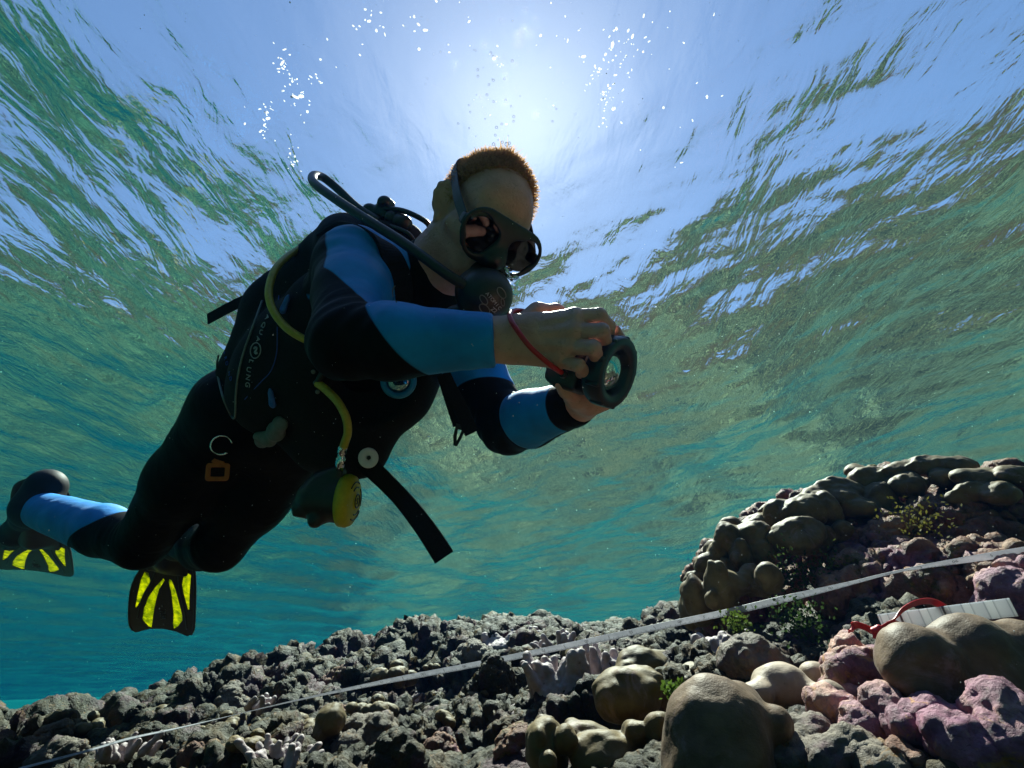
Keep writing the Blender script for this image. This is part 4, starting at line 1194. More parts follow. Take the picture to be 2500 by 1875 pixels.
# ------------------------------------------------------------------ pressure gauge hanging at the chest
gauge = empty('pressure_gauge', 'round blue ringed dive gauge hanging under the near forearm', 'dive gauge')
GC = P(973, 930, .985); GAX = norm(D3(.12, .15, -.98))
lathe('ring', [(.0225, -.004), (.031, -.004), (.034, .0), (.033, .005), (.029, .008), (.0235, .006), (.0225, .002), (.0225, -.004)], GC, GAX, pbr('bright blue ring', (0.02, 0.30, 0.62), 0.3, 0, 60, 0.1, 0.1, 0.0008, trans=0.25), gauge, 40)
def glass_mat(name, tint, dark=0.55, shine=.8):
    m, nt, out = mat_new(name)
    g = N(nt, 'ShaderNodeBsdfGlossy'); g.inputs['Roughness'].default_value = 0.03; g.inputs[0].default_value = (shine, shine, shine, 1)
    t = N(nt, 'ShaderNodeBsdfTransparent'); t.inputs[0].default_value = (*tint, 1)
    lw = N(nt, 'ShaderNodeFresnel'); lw.inputs['IOR'].default_value = 1.5
    f = math_n(nt, 'ADD', lw.outputs[0], dark)
    mx = N(nt, 'ShaderNodeMixShader'); nt.links.new(f, mx.inputs[0]); nt.links.new(t.outputs[0], mx.inputs[1]); nt.links.new(g.outputs[0], mx.inputs[2])
    nt.links.new(mx.outputs[0], out.inputs[0]); return m
lathe('dial', [(0, -.006), (.0222, -.006), (.0222, -.001), (0, -.001)], GC, GAX, MAT_PLASTIC, gauge, 36)
lathe('dial_glass', [(.0222, .002), (.018, .004), (.009, .0058), (0, .006)], GC, GAX, glass_mat('gauge glass', (.75, .9, .95), .35), gauge, 36)
tube('hose', [GC - .004 * GAX + .03 * CU, P(968, 850, 1.0), P(940, 780, 1.03), P(925, 700, 1.07)], .0055, MAT_RUBBER, gauge, 8, 10)

# ------------------------------------------------------------------ mask
mask = empty('diving_mask', 'black two lens diving mask worn over the eyes', 'diving mask')
def MP(l, f, u):
    """mask points: the mask sits low on the face and is a little smaller than the head frame"""
    return HP(.90 * l, f * .90 + .008, .86 * u - .010)
def build_mask():
    F = Field(HP(0, .09, -.01) - .15, HP(0, .09, -.01) + .15, .002)
    F.box(MP(0, .088, -.006), HAX, (.064, .030, .038), .026, k=.004)
    F.cap(MP(-.046, .117, .002), MP(.046, .117, .002), .040, .040, k=.004, flat=H_F, ratio=.22)
    F.cap(MP(-.036, .117, -.012), MP(.036, .117, -.012), .038, .038, k=.006, flat=H_F, ratio=.22)
    F.box(MP(0, .070, -.004), HAX, (.056, .042, .030), .020, k=.004, cut=True)
    for s in (-1, 1):                                                # lens openings, teardrop
        F.cap(MP(s * .056, .06, .006), MP(s * .056, .16, .006), .0240, .0240, k=.003, cut=True)
        F.cap(MP(s * .034, .06, .000), MP(s * .034, .16, .000), .0195, .0195, k=.006, cut=True)
        F.cap(MP(s * .046, .06, -.018), MP(s * .046, .16, -.018), .0215, .0215, k=.006, cut=True)
        F.box(MP(s * .080, .098, .004), (H_LAT, H_F, H_UP), (.007, .010, .010), .004, k=.006)     # strap lugs
    F.cap(MP(0, .104, .004), MP(0, .126, -.032), .011, .017, k=.010)        # nose pocket
    F.ell(MP(0, .120, -.036), HAX, (.019, .016, .013), k=.010)
    F.cap(MP(0, .080, -.014), MP(0, .106, -.032), .010, .012, k=.004, cut=True)
    field_part('frame', F, MAT_RUBBER, mask, 2)
    g = glass_mat('mask glass', (.16, .135, .095), .0, .45)
    for s in (-1, 1):
        th = np.linspace(0, 2 * math.pi, 40, endpoint=False)
        pl = np.array([(s * .046 + .0345 * math.cos(t), -.004 + .0325 * math.sin(t)) for t in th])
        V = [MP(l, .1155, u) for l, u in pl] + [MP(l, .1185, u) for l, u in pl]
        n = len(pl); Fc = [tuple(range(n)), tuple(range(n, 2 * n))[::-1]] + [(i, (i + 1) % n, n + (i + 1) % n, n + i) for i in range(n)]
        link_mesh('lens', np.array(V), Fc, g, mask, smooth=False)
    q = [HP(.076, .092, -.004), HP(.083, .045, .014), HP(.084, .0, .032), HP(.078, -.055, .052), HP(.048, -.098, .066), HP(0, -.118, .070), HP(-.048, -.098, .066), HP(-.078, -.055, .052), HP(-.084, .0, .032), HP(-.083, .045, .014), HP(-.076, .092, -.004)]
    strap('strap', q, .019, .0025, MAT_RUBBER, mask, H_UP)
build_mask()

# ------------------------------------------------------------------ underwater camera in its housing, red wrist lanyard
uw = empty('underwater_camera', 'black underwater camera with a big round wide lens and red wrist lanyard', 'camera')
CAX = norm(D3(.74, -.23, -.63)); CV = norm(D3(.30, .954, 0) - CAX * (D3(.30, .954, 0) @ CAX)); CW = np.cross(CAX, CV)
LC = P(1503, 910, .712)
def build_uwcam():
    cb = P(1428, 888, .775)
    F = Field(cb - .11, cb + .11, .002)
    F.box(cb - .004 * CAX, (CAX, CV, CW), (.022, .043, .060), .010, k=.004)
    F.cap(cb, LC - .066 * CAX, .036, .042, k=.006)
    F.cap(cb + .046 * CV + .02 * CW, cb + .052 * CV + .02 * CW, .010, .010, k=.002)
    F.box(P(1398, 918, .742), (CAX, CV, CW), (.020, .022, .020), .006, k=.01)
    field_part('housing', F, MAT_PLASTIC, uw)
    prof = [(.024, -.020), (.040, -.026), (.047, -.024), (.0500, -.018), (.0500, -.004), (.0495, .004), (.0475, .006), (.0335, .004), (.0315, .001), (.0280, -.012), (.024, -.020)]
    port = lathe('lens_port', prof, LC, CAX, MAT_PLASTIC, uw, 56)
    for a in np.linspace(0, 2 * math.pi, 9, endpoint=False):         # shallow grip notches round the rim
        c = LC + .0478 * (math.cos(a) * CV + math.sin(a) * CW)
        V, Fc = lathe_data([(0, -.015), (.0042, -.015), (.0044, .003), (.003, .005), (0, .005)], c, CAX, 12)
        link_mesh('rim_grip', V, Fc, MAT_PLASTIC, port)
    prof = [(.0275 * math.cos(t), -.011 + .013 * math.sin(t)) for t in np.linspace(.0, math.pi / 2 - .02, 10)] + [(0, .002)]
    g, nt, out = mat_new('coated lens glass')
    b = nt.nodes.new('ShaderNodeBsdfPrincipled'); b.inputs['Base Color'].default_value = (.55, .70, .72, 1); b.inputs['Roughness'].default_value = .02; b.inputs['Metallic'].default_value = .85
    nt.links.new(b.outputs[0], out.inputs[0])
    lathe('lens_glass', prof, LC, CAX, g, uw, 48)
    for k, (u_, v_) in enumerate(((-.030, .020), (-.012, .026), (-.044, -.004))):
        lathe('button', [(0, .0), (.0045, .0), (.0048, .002), (.0038, .0035), (0, .0038)], cb + .020 * CAX + u_ * CW + v_ * CV, CAX, MAT_GREYPL if k == 1 else MAT_PLASTIC, uw, 16)
    lathe('shutter_knob', [(0, 0), (.007, 0), (.0075, .003), (.0075, .008), (.006, .010), (0, .0105)], cb + .043 * CV - .02 * CW, CV, MAT_PLASTIC, uw, 20)
    V, Fc = sweep(np.array([cb - .02 * CV + t * CW + .0205 * CAX for t in np.linspace(-.055, -.030, 5)]), rib(.012, .004), up=CV); link_mesh('latch', V, Fc, MAT_GREYPL, uw, smooth=False)
    # lanyard
    q = [P(1374, 912, .700), P(1340, 888, .672), P(1296, 849, .668), P(1264, 808, .675), P(1247, 780, .690), P(1247, 765, .712), P(1264, 758, .735), P(1288, 766, .752), P(1305, 800, .762), P(1330, 850, .758), P(1370, 905, .735), P(1385, 915, .722)]
    tube('lanyard', q, .0036, MAT_RED, uw, 14, 12)
    lathe('lanyard_bead', [(0, -.004), (.006, -.004), (.006, .004), (0, .004)], P(1374, 912, .700), norm(P(1340, 888, .672) - P(1374, 912, .70)), MAT_PLASTIC, uw, 14)
build_uwcam()

# ------------------------------------------------------------------ corals, rocks, weed
def lobes(name, label, cat, L, mat, k=.006, h=.004, group=None, rough=.0015, deep=1.0):
    rl = np.random.default_rng(len(L) * 7 + int(L[0][0]))
    """a colony of rounded lobes: (px, py, depth, half width px, half height px[, tilt])"""
    cs = np.array([P(*q[:3]) for q in L]); rs = np.array([max(q[3], q[4]) * q[2] / FPX for q in L])
    F = Field((cs - rs[:, None]).min(0) - .03, (cs + rs[:, None]).max(0) + .03, h)
    for q, c in zip(L, cs):
        a = R(q[5]) if len(q) > 5 else 0
        x = math.cos(a) * CR + math.sin(a) * CU; y = -math.sin(a) * CR + math.cos(a) * CU
        rx, ry = q[3] * q[2] / FPX, q[4] * q[2] / FPX
        F.ell(c, (x, y, CF), (rx, ry, .5 * (rx + ry) * deep), k=k)
        if mat is MAT_LOBE:                      # smaller knuckles along the upper rim
            for _ in range(4):
                t = rl.uniform(.1, math.pi - .1); f = rl.uniform(.30, .46); e = rl.uniform(-.7, .3)
                F.ell(c + .72 * (rx * math.cos(t) * x + ry * math.sin(t) * y) + e * .6 * ry * CF, (x, y, CF), (f * rx, f * 1.1 * ry, f * ry), k=k * .7)
    V, Q = F.mesh(); V = smooth_mesh(V, Q, 1); nn = normals_of(V, Q)
    sz = float(np.median(rs))
    warp = np.stack([fbm(V, .55 / sz, 2, len(L) + 50 * i) for i in range(3)], 1)
    V = V + .16 * sz * warp; nn = normals_of(V, Q)
    V = V + nn * (rough * 2.6 * fbm(V, 26, 4, len(L)) + rough * 1.2 * knobs(V, 60, 2))[:, None]
    o = link_mesh(name, V, Q, mat)
    return tag(o, label, cat, group)
def rock(name, label, cat, L, mat, h=.005, k=.03, amp=1.0, group=None, sc=1.0):
    cs = np.array([P(*q[:3]) for q in L]); rs = np.array([max(q[3], q[4]) * q[2] / FPX for q in L])
    F = Field((cs - rs[:, None]).min(0) - .05, (cs + rs[:, None]).max(0) + .05, h)
    for q, c in zip(L, cs):
        a = R(q[5]) if len(q) > 5 else 0
        x = math.cos(a) * CR + math.sin(a) * CU; y = -math.sin(a) * CR + math.cos(a) * CU
        rx, ry = q[3] * q[2] / FPX, q[4] * q[2] / FPX
        F.ell(c, (x, y, CF), (rx, ry, .5 * (rx + ry)), k=k)
    V, Q = F.mesh(); V = smooth_mesh(V, Q, 1); sd = int(abs(L[0][0])) % 37
    for f_, a_ in ((11 * sc, .026), (27 * sc, .017), (62 * sc, .0085)):
        nn = normals_of(V, Q); V = V + nn * (amp * a_ / sc * (knobs(V + .03 / sc * fbm(V, 9 * sc, 2, sd)[:, None], f_, sd) - .2))[:, None]
    nn = normals_of(V, Q); V = V + nn * (amp * .0036 / sc * fbm(V, 140 * sc, 2, sd))[:, None]
    V = smooth_mesh(V, Q, 1, .3)
    o = link_mesh(name, V, Q, mat)
    return tag(o, label, cat, group)
def fingers(name, label, cat, px, py, d, w, hgt, n, mat, group=None, seed=1, rad=.008):
    """branching coral: blunt upright fingers from a knobbly base"""
    rs = np.random.default_rng(seed); base = P(px, py, d); W = w * d / FPX; H = hgt * d / FPX
    F = Field(base - (W + .06, W + .06, .08), base + (W + .06, W + .06, H + .06), .0032)
    up = np.array([0, 0, 1.0])
    for i in range(n):
        o = np.array([rs.uniform(-1, 1) * W, rs.uniform(-.7, .7) * W, rs.uniform(-.02, .0)])
        ln = H * rs.uniform(.5, 1.0); lean = norm(up + .35 * rs.normal(size=3) + .5 * o / max(W, .01) * .4)
        r0 = rad * rs.uniform(.9, 1.5); t = base + o + lean * ln
        F.cap(base + o - .03 * up, t, r0 * 1.35, r0 * .75, k=.008)
        if rs.random() < .7:
            s2 = base + o + lean * ln * rs.uniform(.35, .7); F.cap(s2, s2 + norm(lean + .7 * rs.normal(size=3)) * ln * .4, r0 * .95, r0 * .6, k=.006)
    F.ell(base - .03 * up, np.eye(3), (W, W * .8, .035), k=.02)
    V, Q = F.mesh(); nn = normals_of(V, Q)
    V = V + nn * (.0022 * knobs(V, 110, seed) + .0012 * fbm(V, 160, 2, seed))[:, None]
    return tag(link_mesh(name, V, Q, mat), label, cat, group)

BG = 'rounded lobe corals along the boulder'
lobes('lobe_coral', 'olive rounded lobe coral crowning the top right ridge of the big boulder', 'coral',
      [(2250, 1142, 1.31, 48, 24, 5), (2185, 1150, 1.33, 36, 22), (2325, 1136, 1.29, 52, 22), (2300, 1168, 1.26, 30, 22), (2125, 1172, 1.35, 46, 34, 12), (2095, 1152, 1.43, 28, 16), (2395, 1170, 1.20, 62, 24, -8), (2380, 1198, 1.17, 40, 22), (2440, 1205, 1.13, 44, 26), (2350, 1215, 1.18, 40, 24, 10), (2480, 1168, 1.16, 50, 24), (2210, 1188, 1.28, 45, 32)], MAT_LOBE, group=BG)
lobes('lobe_coral', 'large olive lobe coral with broad bulging plates in the middle of the boulder ridge', 'coral',
      [(2045, 1200, 1.34, 58, 34, 8), (1985, 1222, 1.33, 50, 30, 20), (1958, 1252, 1.29, 54, 36, 22), (2018, 1258, 1.28, 27, 46, 4), (1945, 1310, 1.22, 68, 40, 14), (1998, 1320, 1.24, 36, 34), (2098, 1240, 1.28, 54, 26, -8), (2060, 1218, 1.30, 38, 24), (2140, 1224, 1.30, 42, 40, -20), (2046, 1300, 1.24, 24, 34), (2168, 1258, 1.28, 46, 34, -24), (1905, 1268, 1.32, 42, 40, 30), (1890, 1236, 1.38, 36, 18, 25)], MAT_LOBE, group=BG)
lobes('lobe_coral', 'olive lobe coral stepping down the left shoulder of the boulder', 'coral',
      [(1838, 1315, 1.27, 42, 42, 25), (1785, 1318, 1.29, 38, 44, 30), (1812, 1372, 1.24, 26, 46, 10), (1752, 1360, 1.29, 26, 36, 25), (1730, 1388, 1.28, 30, 40, 20), (1742, 1342, 1.32, 22, 22), (1860, 1352, 1.24, 34, 36), (1845, 1278, 1.34, 40, 20, 28), (1780, 1285, 1.36, 30, 16, 30), (1774, 1405, 1.24, 24, 34, 12)], MAT_LOBE, group=BG)
lobes('lobe_coral', 'dark lobe coral at the foot of the boulder just above the measuring tape', 'coral',
      [(1700, 1470, 1.22, 34, 58, 10), (1758, 1440, 1.18, 38, 66, 14), (1690, 1432, 1.26, 20, 26), (1712, 1412, 1.26, 18, 20), (1792, 1424, 1.17, 34, 28, -8), (1742, 1462, 1.15, 20, 24), (1826, 1415, 1.18, 28, 40, 8), (1856, 1432, 1.16, 32, 24), (1680, 1490, 1.25, 18, 44), (1875, 1412, 1.12, 34, 32, 26)], MAT_LOBE, group=BG)
rock('reef_boulder', 'big knobbly boulder crusted purple and olive rising behind the tape', 'boulder',
     [(2010, 1400, 1.55, 210, 170, 20), (2280, 1330, 1.60, 260, 170, 5), (1800, 1470, 1.45, 95, 120), (2080, 1500, 1.35, 260, 90), (2420, 1380, 1.35, 170, 150), (2300, 1470, 1.25, 240, 80), (2170, 1370, 1.25, 150, 90, 12), (2340, 1330, 1.22, 170, 90, 8), (2470, 1280, 1.25, 130, 110), (2220, 1440, 1.08, 170, 60, 10), (2420, 1420, 1.0, 140, 60, 8)], MAT_BOULDER, .0056, .05, 1.5)
lobes('lobe_coral', 'smooth brown dome coral, biggest of the near ones, filling the lower middle right', 'coral',
      [(1742, 1790, .50, 120, 122, 0), (1740, 1890, .48, 128, 120), (1896, 1775, .50, 50, 40, -12), (1860, 1890, .50, 80, 80), (1800, 1716, .53, 50, 40, -30)], MAT_LOBE_NEAR, .018, .0026, rough=.0007)
lobes('lobe_coral', 'smooth brown double dome coral under the white strip at the right edge', 'coral',
      [(2236, 1615, .52, 96, 88, 10), (2372, 1592, .53, 88, 84, 8), (2490, 1602, .53, 70, 74, 0), (2290, 1690, .50, 110, 50, -14), (2430, 1680, .50, 100, 60)], MAT_LOBE_NEAR, .016, .0026, rough=.0007)
lobes('lobe_coral', 'olive mushroom shaped coral with a flat bright rim beside the big dome', 'coral',
      [(1530, 1706, .74, 78, 60, 4), (1542, 1676, .75, 72, 36, 8), (1602, 1700, .76, 26, 48, 14), (1500, 1720, .73, 42, 44)], MAT_LOBE, .007, .003, rough=.0008)
lobes('lobe_coral', 'olive coral with scalloped rims just behind the mushroom shaped one', 'coral',
      [(1560, 1622, .92, 62, 34, 12), (1608, 1612, .94, 44, 26), (1530, 1640, .90, 26, 26), (1640, 1630, .95, 30, 26), (1712, 1640, .86, 54, 20, 0), (1690, 1656, .84, 26, 22), (1738, 1662, .84, 40, 20), (1672, 1674, .82, 16, 26)], MAT_LOBE, .006, .0034, rough=.001)
lobes('lobe_coral', 'dark plate coral with thin curled bright rims at the bottom middle', 'coral',
      [(1335, 1830, .64, 50, 76, 18), (1382, 1812, .62, 28, 34), (1335, 1862, .60, 24, 26), (1330, 1770, .68, 26, 22), (1440, 1800, .66, 66, 30, -8), (1552, 1800, .63, 30, 38), (1612, 1786, .62, 34, 46, 10), (1480, 1850, .62, 90, 48), (1400, 1774, .68, 22, 20)], MAT_LOBE, .005, .003, rough=.0008)
lobes('lobe_coral', 'pale tan smooth coral of small domes beside the biggest brown dome', 'coral',
      [(1908, 1672, .68, 70, 48, 6), (1996, 1652, .72, 38, 34), (1978, 1692, .66, 30, 26), (2030, 1704, .64, 38, 38), (1850, 1690, .66, 40, 30)], MAT_LOBE_PALE, .008, .003, rough=.0006)
rock('encrusted_rock', 'pale knobbly rock between the biggest dome and the boulder foot', 'rock', [(1840, 1622, .80, 68, 48, -8), (1880, 1640, .79, 40, 30)], MAT_PALEROCK, .0034, .012, .7, sc=1.6)
rock('encrusted_rock', 'jagged dark purple rock standing under the red ribbon', 'rock', [(2062, 1585, .72, 30, 28), (2080, 1650, .70, 48, 54), (2055, 1700, .68, 36, 50), (2130, 1632, .70, 40, 40)], MAT_PURPLE, .0034, .014, 1.0, sc=1.6)
rock('encrusted_rock', 'knobbly purple rock cut by the right edge above the white strip', 'rock', [(2480, 1470, .80, 62, 70), (2520, 1420, .82, 60, 60)], MAT_PURPLE, .0036, .014, .7, sc=1.5)
RG = 'pink crusted rocks in the bottom right foreground'
for i, (lab, L) in enumerate((
        ('pink purple crusted rock leaning right of the biggest dome', [(2060, 1745, .54, 46, 34, -35), (2120, 1800, .50, 70, 40, -38), (2010, 1720, .56, 24, 22)]),
        ('dark purple crusted rock under the double dome coral', [(2180, 1738, .50, 60, 30, -30), (2240, 1790, .47, 80, 40, -35)]),
        ('pink crusted rock with a bright lit crest near the bottom right', [(2300, 1780, .46, 70, 40, -30), (2370, 1840, .43, 90, 50, -35)]),
        ('lavender crusted rock at the bottom right corner', [(2450, 1760, .44, 70, 60, -30), (2490, 1830, .42, 80, 70)]),
        ('grey pink crusted rock low beside the biggest dome', [(1980, 1800, .52, 60, 34, -10), (1960, 1860, .49, 90, 46)]),
        ('pale crusted rock cut by the bottom edge', [(2080, 1862, .46, 80, 40, 10), (2170, 1880, .44, 70, 40)]),
        ('yellow green crusted rock at the bottom edge between pink ones', [(2250, 1868, .44, 80, 34, -30)]))):
    rock('encrusted_rock', lab, 'rock', L, MAT_PURPLE if i not in (4, 5, 6) else (MAT_PALEROCK if i < 6 else MAT_BOULDER), .0028, .012, .75, RG, 2.0)
FG = 'finger corals on the reef'
fingers('finger_coral', 'grey finger coral with tall blunt fingers under the tape', 'coral', 1395, 1660, 1.02, 80, 80, 18, MAT_FINGER, FG, 3, .0085)
fingers('finger_coral', 'lavender finger coral of short crowded knobs at the boulder foot', 'coral', 1755, 1580, 1.02, 62, 34, 30, MAT_FINGER, FG, 4, .0075)
fingers('finger_coral', 'small pinkish finger coral lit on its tips above the dark hollow', 'coral', 1262, 1748, 1.02, 44, 34, 9, MAT_FINGER, FG, 5, .0085)
fingers('finger_coral', 'far finger coral patch along the reef crest behind the tape', 'coral', 1275, 1560, 1.72, 95, 24, 34, MAT_FINGER, FG, 6, .010)
fingers('finger_coral', 'finger coral clump poking up just under the tape near its middle', 'coral', 1500, 1622, 1.12, 60, 56, 14, MAT_FINGER, FG, 8, .0075)


# small coral heads scattered over the slope: a few built, then copied and turned
def build_heads():
    t_ = bvh_of(reef)
    protos = []
    base = (1250, 937, 1.0)
    u = FPX
    specs = (('r', MAT_PALEROCK), ('l', MAT_LOBE), ('r', MAT_REEF), ('f', MAT_FINGER), ('l', MAT_LOBE), ('r', MAT_BOULDER))
    for k, (kind, m) in enumerate(specs):
        rs = np.random.default_rng(40 + k)
        F = Field((-.11,) * 3, (.11,) * 3, .0036)
        if kind == 'r':
            for i in range(5): F.ell(rs.normal(size=3) * (.022, .022, .012), np.eye(3), rs.uniform(.028, .045, 3), k=.015)
        elif kind == 'l':
            for i in range(11): F.ell(rs.normal(size=3) * (.034, .034, .016), np.eye(3), np.repeat(rs.uniform(.016, .030), 3) * (1, 1, .85), k=.004)
        else:
            for i in range(22):
                o = rs.normal(size=3) * (.030, .030, .004); e = o + norm(o * 6 + (0, 0, .8) + .3 * rs.normal(size=3)) * rs.uniform(.03, .055)
                F.cap(o, e, .0095, .0062, k=.006)
        V, Q = F.mesh(); nn = normals_of(V, Q)
        if kind == 'r':
            for f_, a_ in ((24, .012), (60, .006), (130, .003)): V = V + nn * (a_ * (knobs(V, f_, k) - .2))[:, None]; nn = normals_of(V, Q)
        else: V = V + nn * (.0022 * fbm(V, 50, 3, k) + .0016 * knobs(V, 110, k))[:, None]
        o = link_mesh('coral_head', V, Q, m); protos.append(o)
    rs = np.random.default_rng(77); n = 0
    spots = [(120, 1790), (210, 1760), (330, 1740), (300, 1850), (420, 1720), (470, 1830), (560, 1700), (610, 1790), (690, 1680), (700, 1850), (760, 1760), (830, 1660), (880, 1800), (950, 1640), (960, 1860), (1010, 1700), (1060, 1620), (1090, 1830), (1150, 1590), (1180, 1690), (1210, 1640), (1330, 1600), (1420, 1590), (1260, 1800), (1560, 1575), (540, 1760), (380, 1800), (640, 1720), (1120, 1760), (820, 1730), (150, 1840), (910, 1720)]
    for i, (x, y) in enumerate(spots):
        p, nr_ = hit(t_, x, y)
        o = protos[i % 6] if i < 6 else protos[i % 6].copy()
        if i >= 6: col.objects.link(o)
        sc = rs.uniform(.45, 1.05); o.scale = (sc * rs.uniform(.85, 1.2), sc, sc * rs.uniform(.8, 1.1))
        o.rotation_euler = (rs.normal() * .25, rs.normal() * .25, rs.uniform(0, 6.28)); o.location = Vector(p - (0, 0, .012))
        tag(o, 'small crusty coral head growing on the rubbly reef slope near the tape', 'coral', 'small coral heads scattered over the reef slope')
build_heads()

def weed(label, px, py, d, w, n, seed, col_, group):
    rs = np.random.default_rng(seed); base = P(px, py, d); W = w * d / FPX; vv = []; ff = []; o = 0
    for i in range(n):
        p = base + rs.normal(size=3) * (W * .5, W * .5, W * .42); dr = norm(rs.normal(size=3) + (0, 0, .9)); ln = rs.uniform(.005, .011)
        sd = norm(np.cross(dr, rs.normal(size=3))) * ln * .34
        vv.append(np.array([p, p + dr * ln * .5 + sd, p + dr * ln, p + dr * ln * .5 - sd])); ff.append((o, o + 1, o + 2, o + 3)); o += 4
    m, nt, out = mat_new('green weed'); co = obj_coord(nt)
    c = ramp(nt, noise(nt, co, 90, 3), [(.3, tuple(x * .5 for x in col_)), (.7, col_)])
    b = nt.nodes.new('ShaderNodeBsdfPrincipled'); nt.links.new(c, b.inputs['Base Color']); b.inputs['Roughness'].default_value = .7; b.inputs['Specular IOR Level'].default_value = .1
    t = N(nt, 'ShaderNodeBsdfTranslucent'); nt.links.new(c, t.inputs[0]); mx = N(nt, 'ShaderNodeMixShader'); mx.inputs[0].default_value = .35
    nt.links.new(b.outputs[0], mx.inputs[1]); nt.links.new(t.outputs[0], mx.inputs[2]); nt.links.new(mx.outputs[0], out.inputs[0])
    return tag(link_mesh('seaweed', np.concatenate(vv), ff, m, smooth=False), label, 'seaweed', group)
WG = 'tufts of green weed on the boulder'
weed('dark green weed tuft in the shade under the olive lobe corals', 1925, 1400, 1.15, 60, 500, 1, (.07, .11, .03), WG)
weed('green weed tuft right of the shaded tuft above the tape', 2030, 1400, 1.13, 55, 420, 2, (.10, .13, .03), WG)
weed('green weed tuft below the tape near the red ribbon', 1948, 1515, .98, 60, 450, 3, (.06, .11, .03), WG)
weed('small bright green weed tuft beside the knobbly finger coral', 1800, 1525, 1.0, 34, 220, 4, (.12, .18, .03), WG)
weed('small green weed tuft tucked between the mushroom coral and biggest dome', 1648, 1690, .70, 26, 160, 5, (.12, .20, .03), WG)
weed('yellow green weed on the boulder slope above the tape', 2240, 1290, 1.15, 70, 420, 6, (.16, .15, .03), WG)

def thin_white(name, amount):
    m, nt, out = mat_new(name); co = obj_coord(nt)
    c = ramp(nt, noise(nt, co, 90, 4, .6), [(.3, (.50, .51, .55)), (.7, (.64, .64, .68))])
    b = nt.nodes.new('ShaderNodeBsdfPrincipled'); nt.links.new(c, b.inputs['Base Color']); b.inputs['Roughness'].default_value = .45
    t = N(nt, 'ShaderNodeBsdfTranslucent'); nt.links.new(c, t.inputs[0]); mx = N(nt, 'ShaderNodeMixShader'); mx.inputs[0].default_value = amount
    nt.links.new(b.outputs[0], mx.inputs[1]); nt.links.new(t.outputs[0], mx.inputs[2]); nt.links.new(mx.outputs[0], out.inputs[0])
    return m
# ------------------------------------------------------------------ measuring tape stretched over the reef
tape = empty('measuring_tape', 'long white measuring tape with black centimetre marks stretched over the reef', 'measuring tape')
def build_tape():
    TP = [(40, 1879, 1.12), (217, 1832, 1.14), (317, 1803, 1.16), (470, 1770, 1.18), (705, 1714, 1.20), (926, 1667, 1.21), (1100, 1634, 1.20), (1234, 1608, 1.175), (1433, 1567, 1.12), (1660, 1519, 1.075), (1776, 1495, 1.06), (1900, 1466, 1.02), (2060, 1428, .97), (2197, 1394, .93), (2350, 1368, .88), (2540, 1340, .82)]
    path = spline([P(*q) for q in TP], 24)
    px = 1250 + FPX * (path @ CR) / (path @ CF)
    # the face turns: edge-on at the far left, square to us in the middle, twisting at the right
    tw = np.interp(px, [40, 300, 520, 760, 1000, 1900, 2080, 2200, 2330, 2540], [80, 80, 66, 52, 15, 8, 50, 62, 40, 10])
    t = np.gradient(path, axis=0); t /= np.linalg.norm(t, axis=1, keepdims=True)
    up = np.array([norm(CU - tt * (CU @ tt)) for tt in t]); back = np.cross(t, up)
    Wd = np.array([norm(math.cos(R(a)) * u + math.sin(R(a)) * b) for a, u, b in zip(tw, up, back)])
    W = .0145
    V, F = sweep(path, rib(W, .0012), width=Wd)
    link_mesh('band', V, F, thin_white('white tape', .45), tape, smooth=False)
    sl = np.concatenate([[0], np.cumsum(np.linalg.norm(np.diff(path, axis=0), axis=1))])
    marks_px = [1134, 1227, 1328, 1433, 1541, 1660, 1776]; ms = [np.interp(m, px, sl) for m in marks_px]
    step = np.mean(np.diff(ms))
    while ms[0] > .15: ms.insert(0, ms[0] - step)
    while ms[-1] < sl[-1] - .12: ms.append(ms[-1] + step)
    n0 = 90 + 10 * [round(abs(m - np.interp(1134, px, sl)), 6) for m in ms].index(0.0)
    nrm = np.cross(t, Wd); nrm = np.array([n if n @ p < 0 else -n for n, p in zip(nrm, path)])
    def at(s, w, lift=.0009):
        i = np.clip(np.searchsorted(sl, s) - 1, 0, len(sl) - 2); f = (s - sl[i]) / (sl[i + 1] - sl[i])
        g = lambda A: A[i] + (A[i + 1] - A[i]) * f
        return g(path) + w * g(Wd) + lift * g(nrm)
    V = []; F = []
    for a, b in zip(ms[:-1], ms[1:]):
        for k in range(50):
            s = a + (b - a) * k / 50; ln = .0072 if k % 25 == 0 else (.0055 if k % 5 == 0 else .0034)
            wd = .00035; o = len(V)
            V += [at(s - wd, -W / 2 + .0005), at(s + wd, -W / 2 + .0005), at(s + wd, -W / 2 + ln), at(s - wd, -W / 2 + ln)]; F.append((o, o + 1, o + 2, o + 3))
    link_mesh('ticks', V, F, pbr('black tape print', (.02, .02, .025), .7, 0, 100, .1, 0), tape, smooth=False)
    V = []; F = []
    for k, s in enumerate(ms):
        for txt, off, sz in ((str((n0 - 10 * k) % 100 or 100), 0, .0088), ('5', step / 2, .0070)):
            v, f = text_mesh(txt, sz, 0.0)
            if s + off > sl[-1] - .02 or s + off < .02: continue
            o = len(V); V += [at(s + off - q[0], .0022 - q[1], .0010) for q in v]; F += [tuple(i + o for i in q) for q in f]
    link_mesh('lettering', V, F, pbr('black tape numbers', (.02, .02, .025), .7, 0, 100, .1, 0), tape, smooth=False)
build_tape()

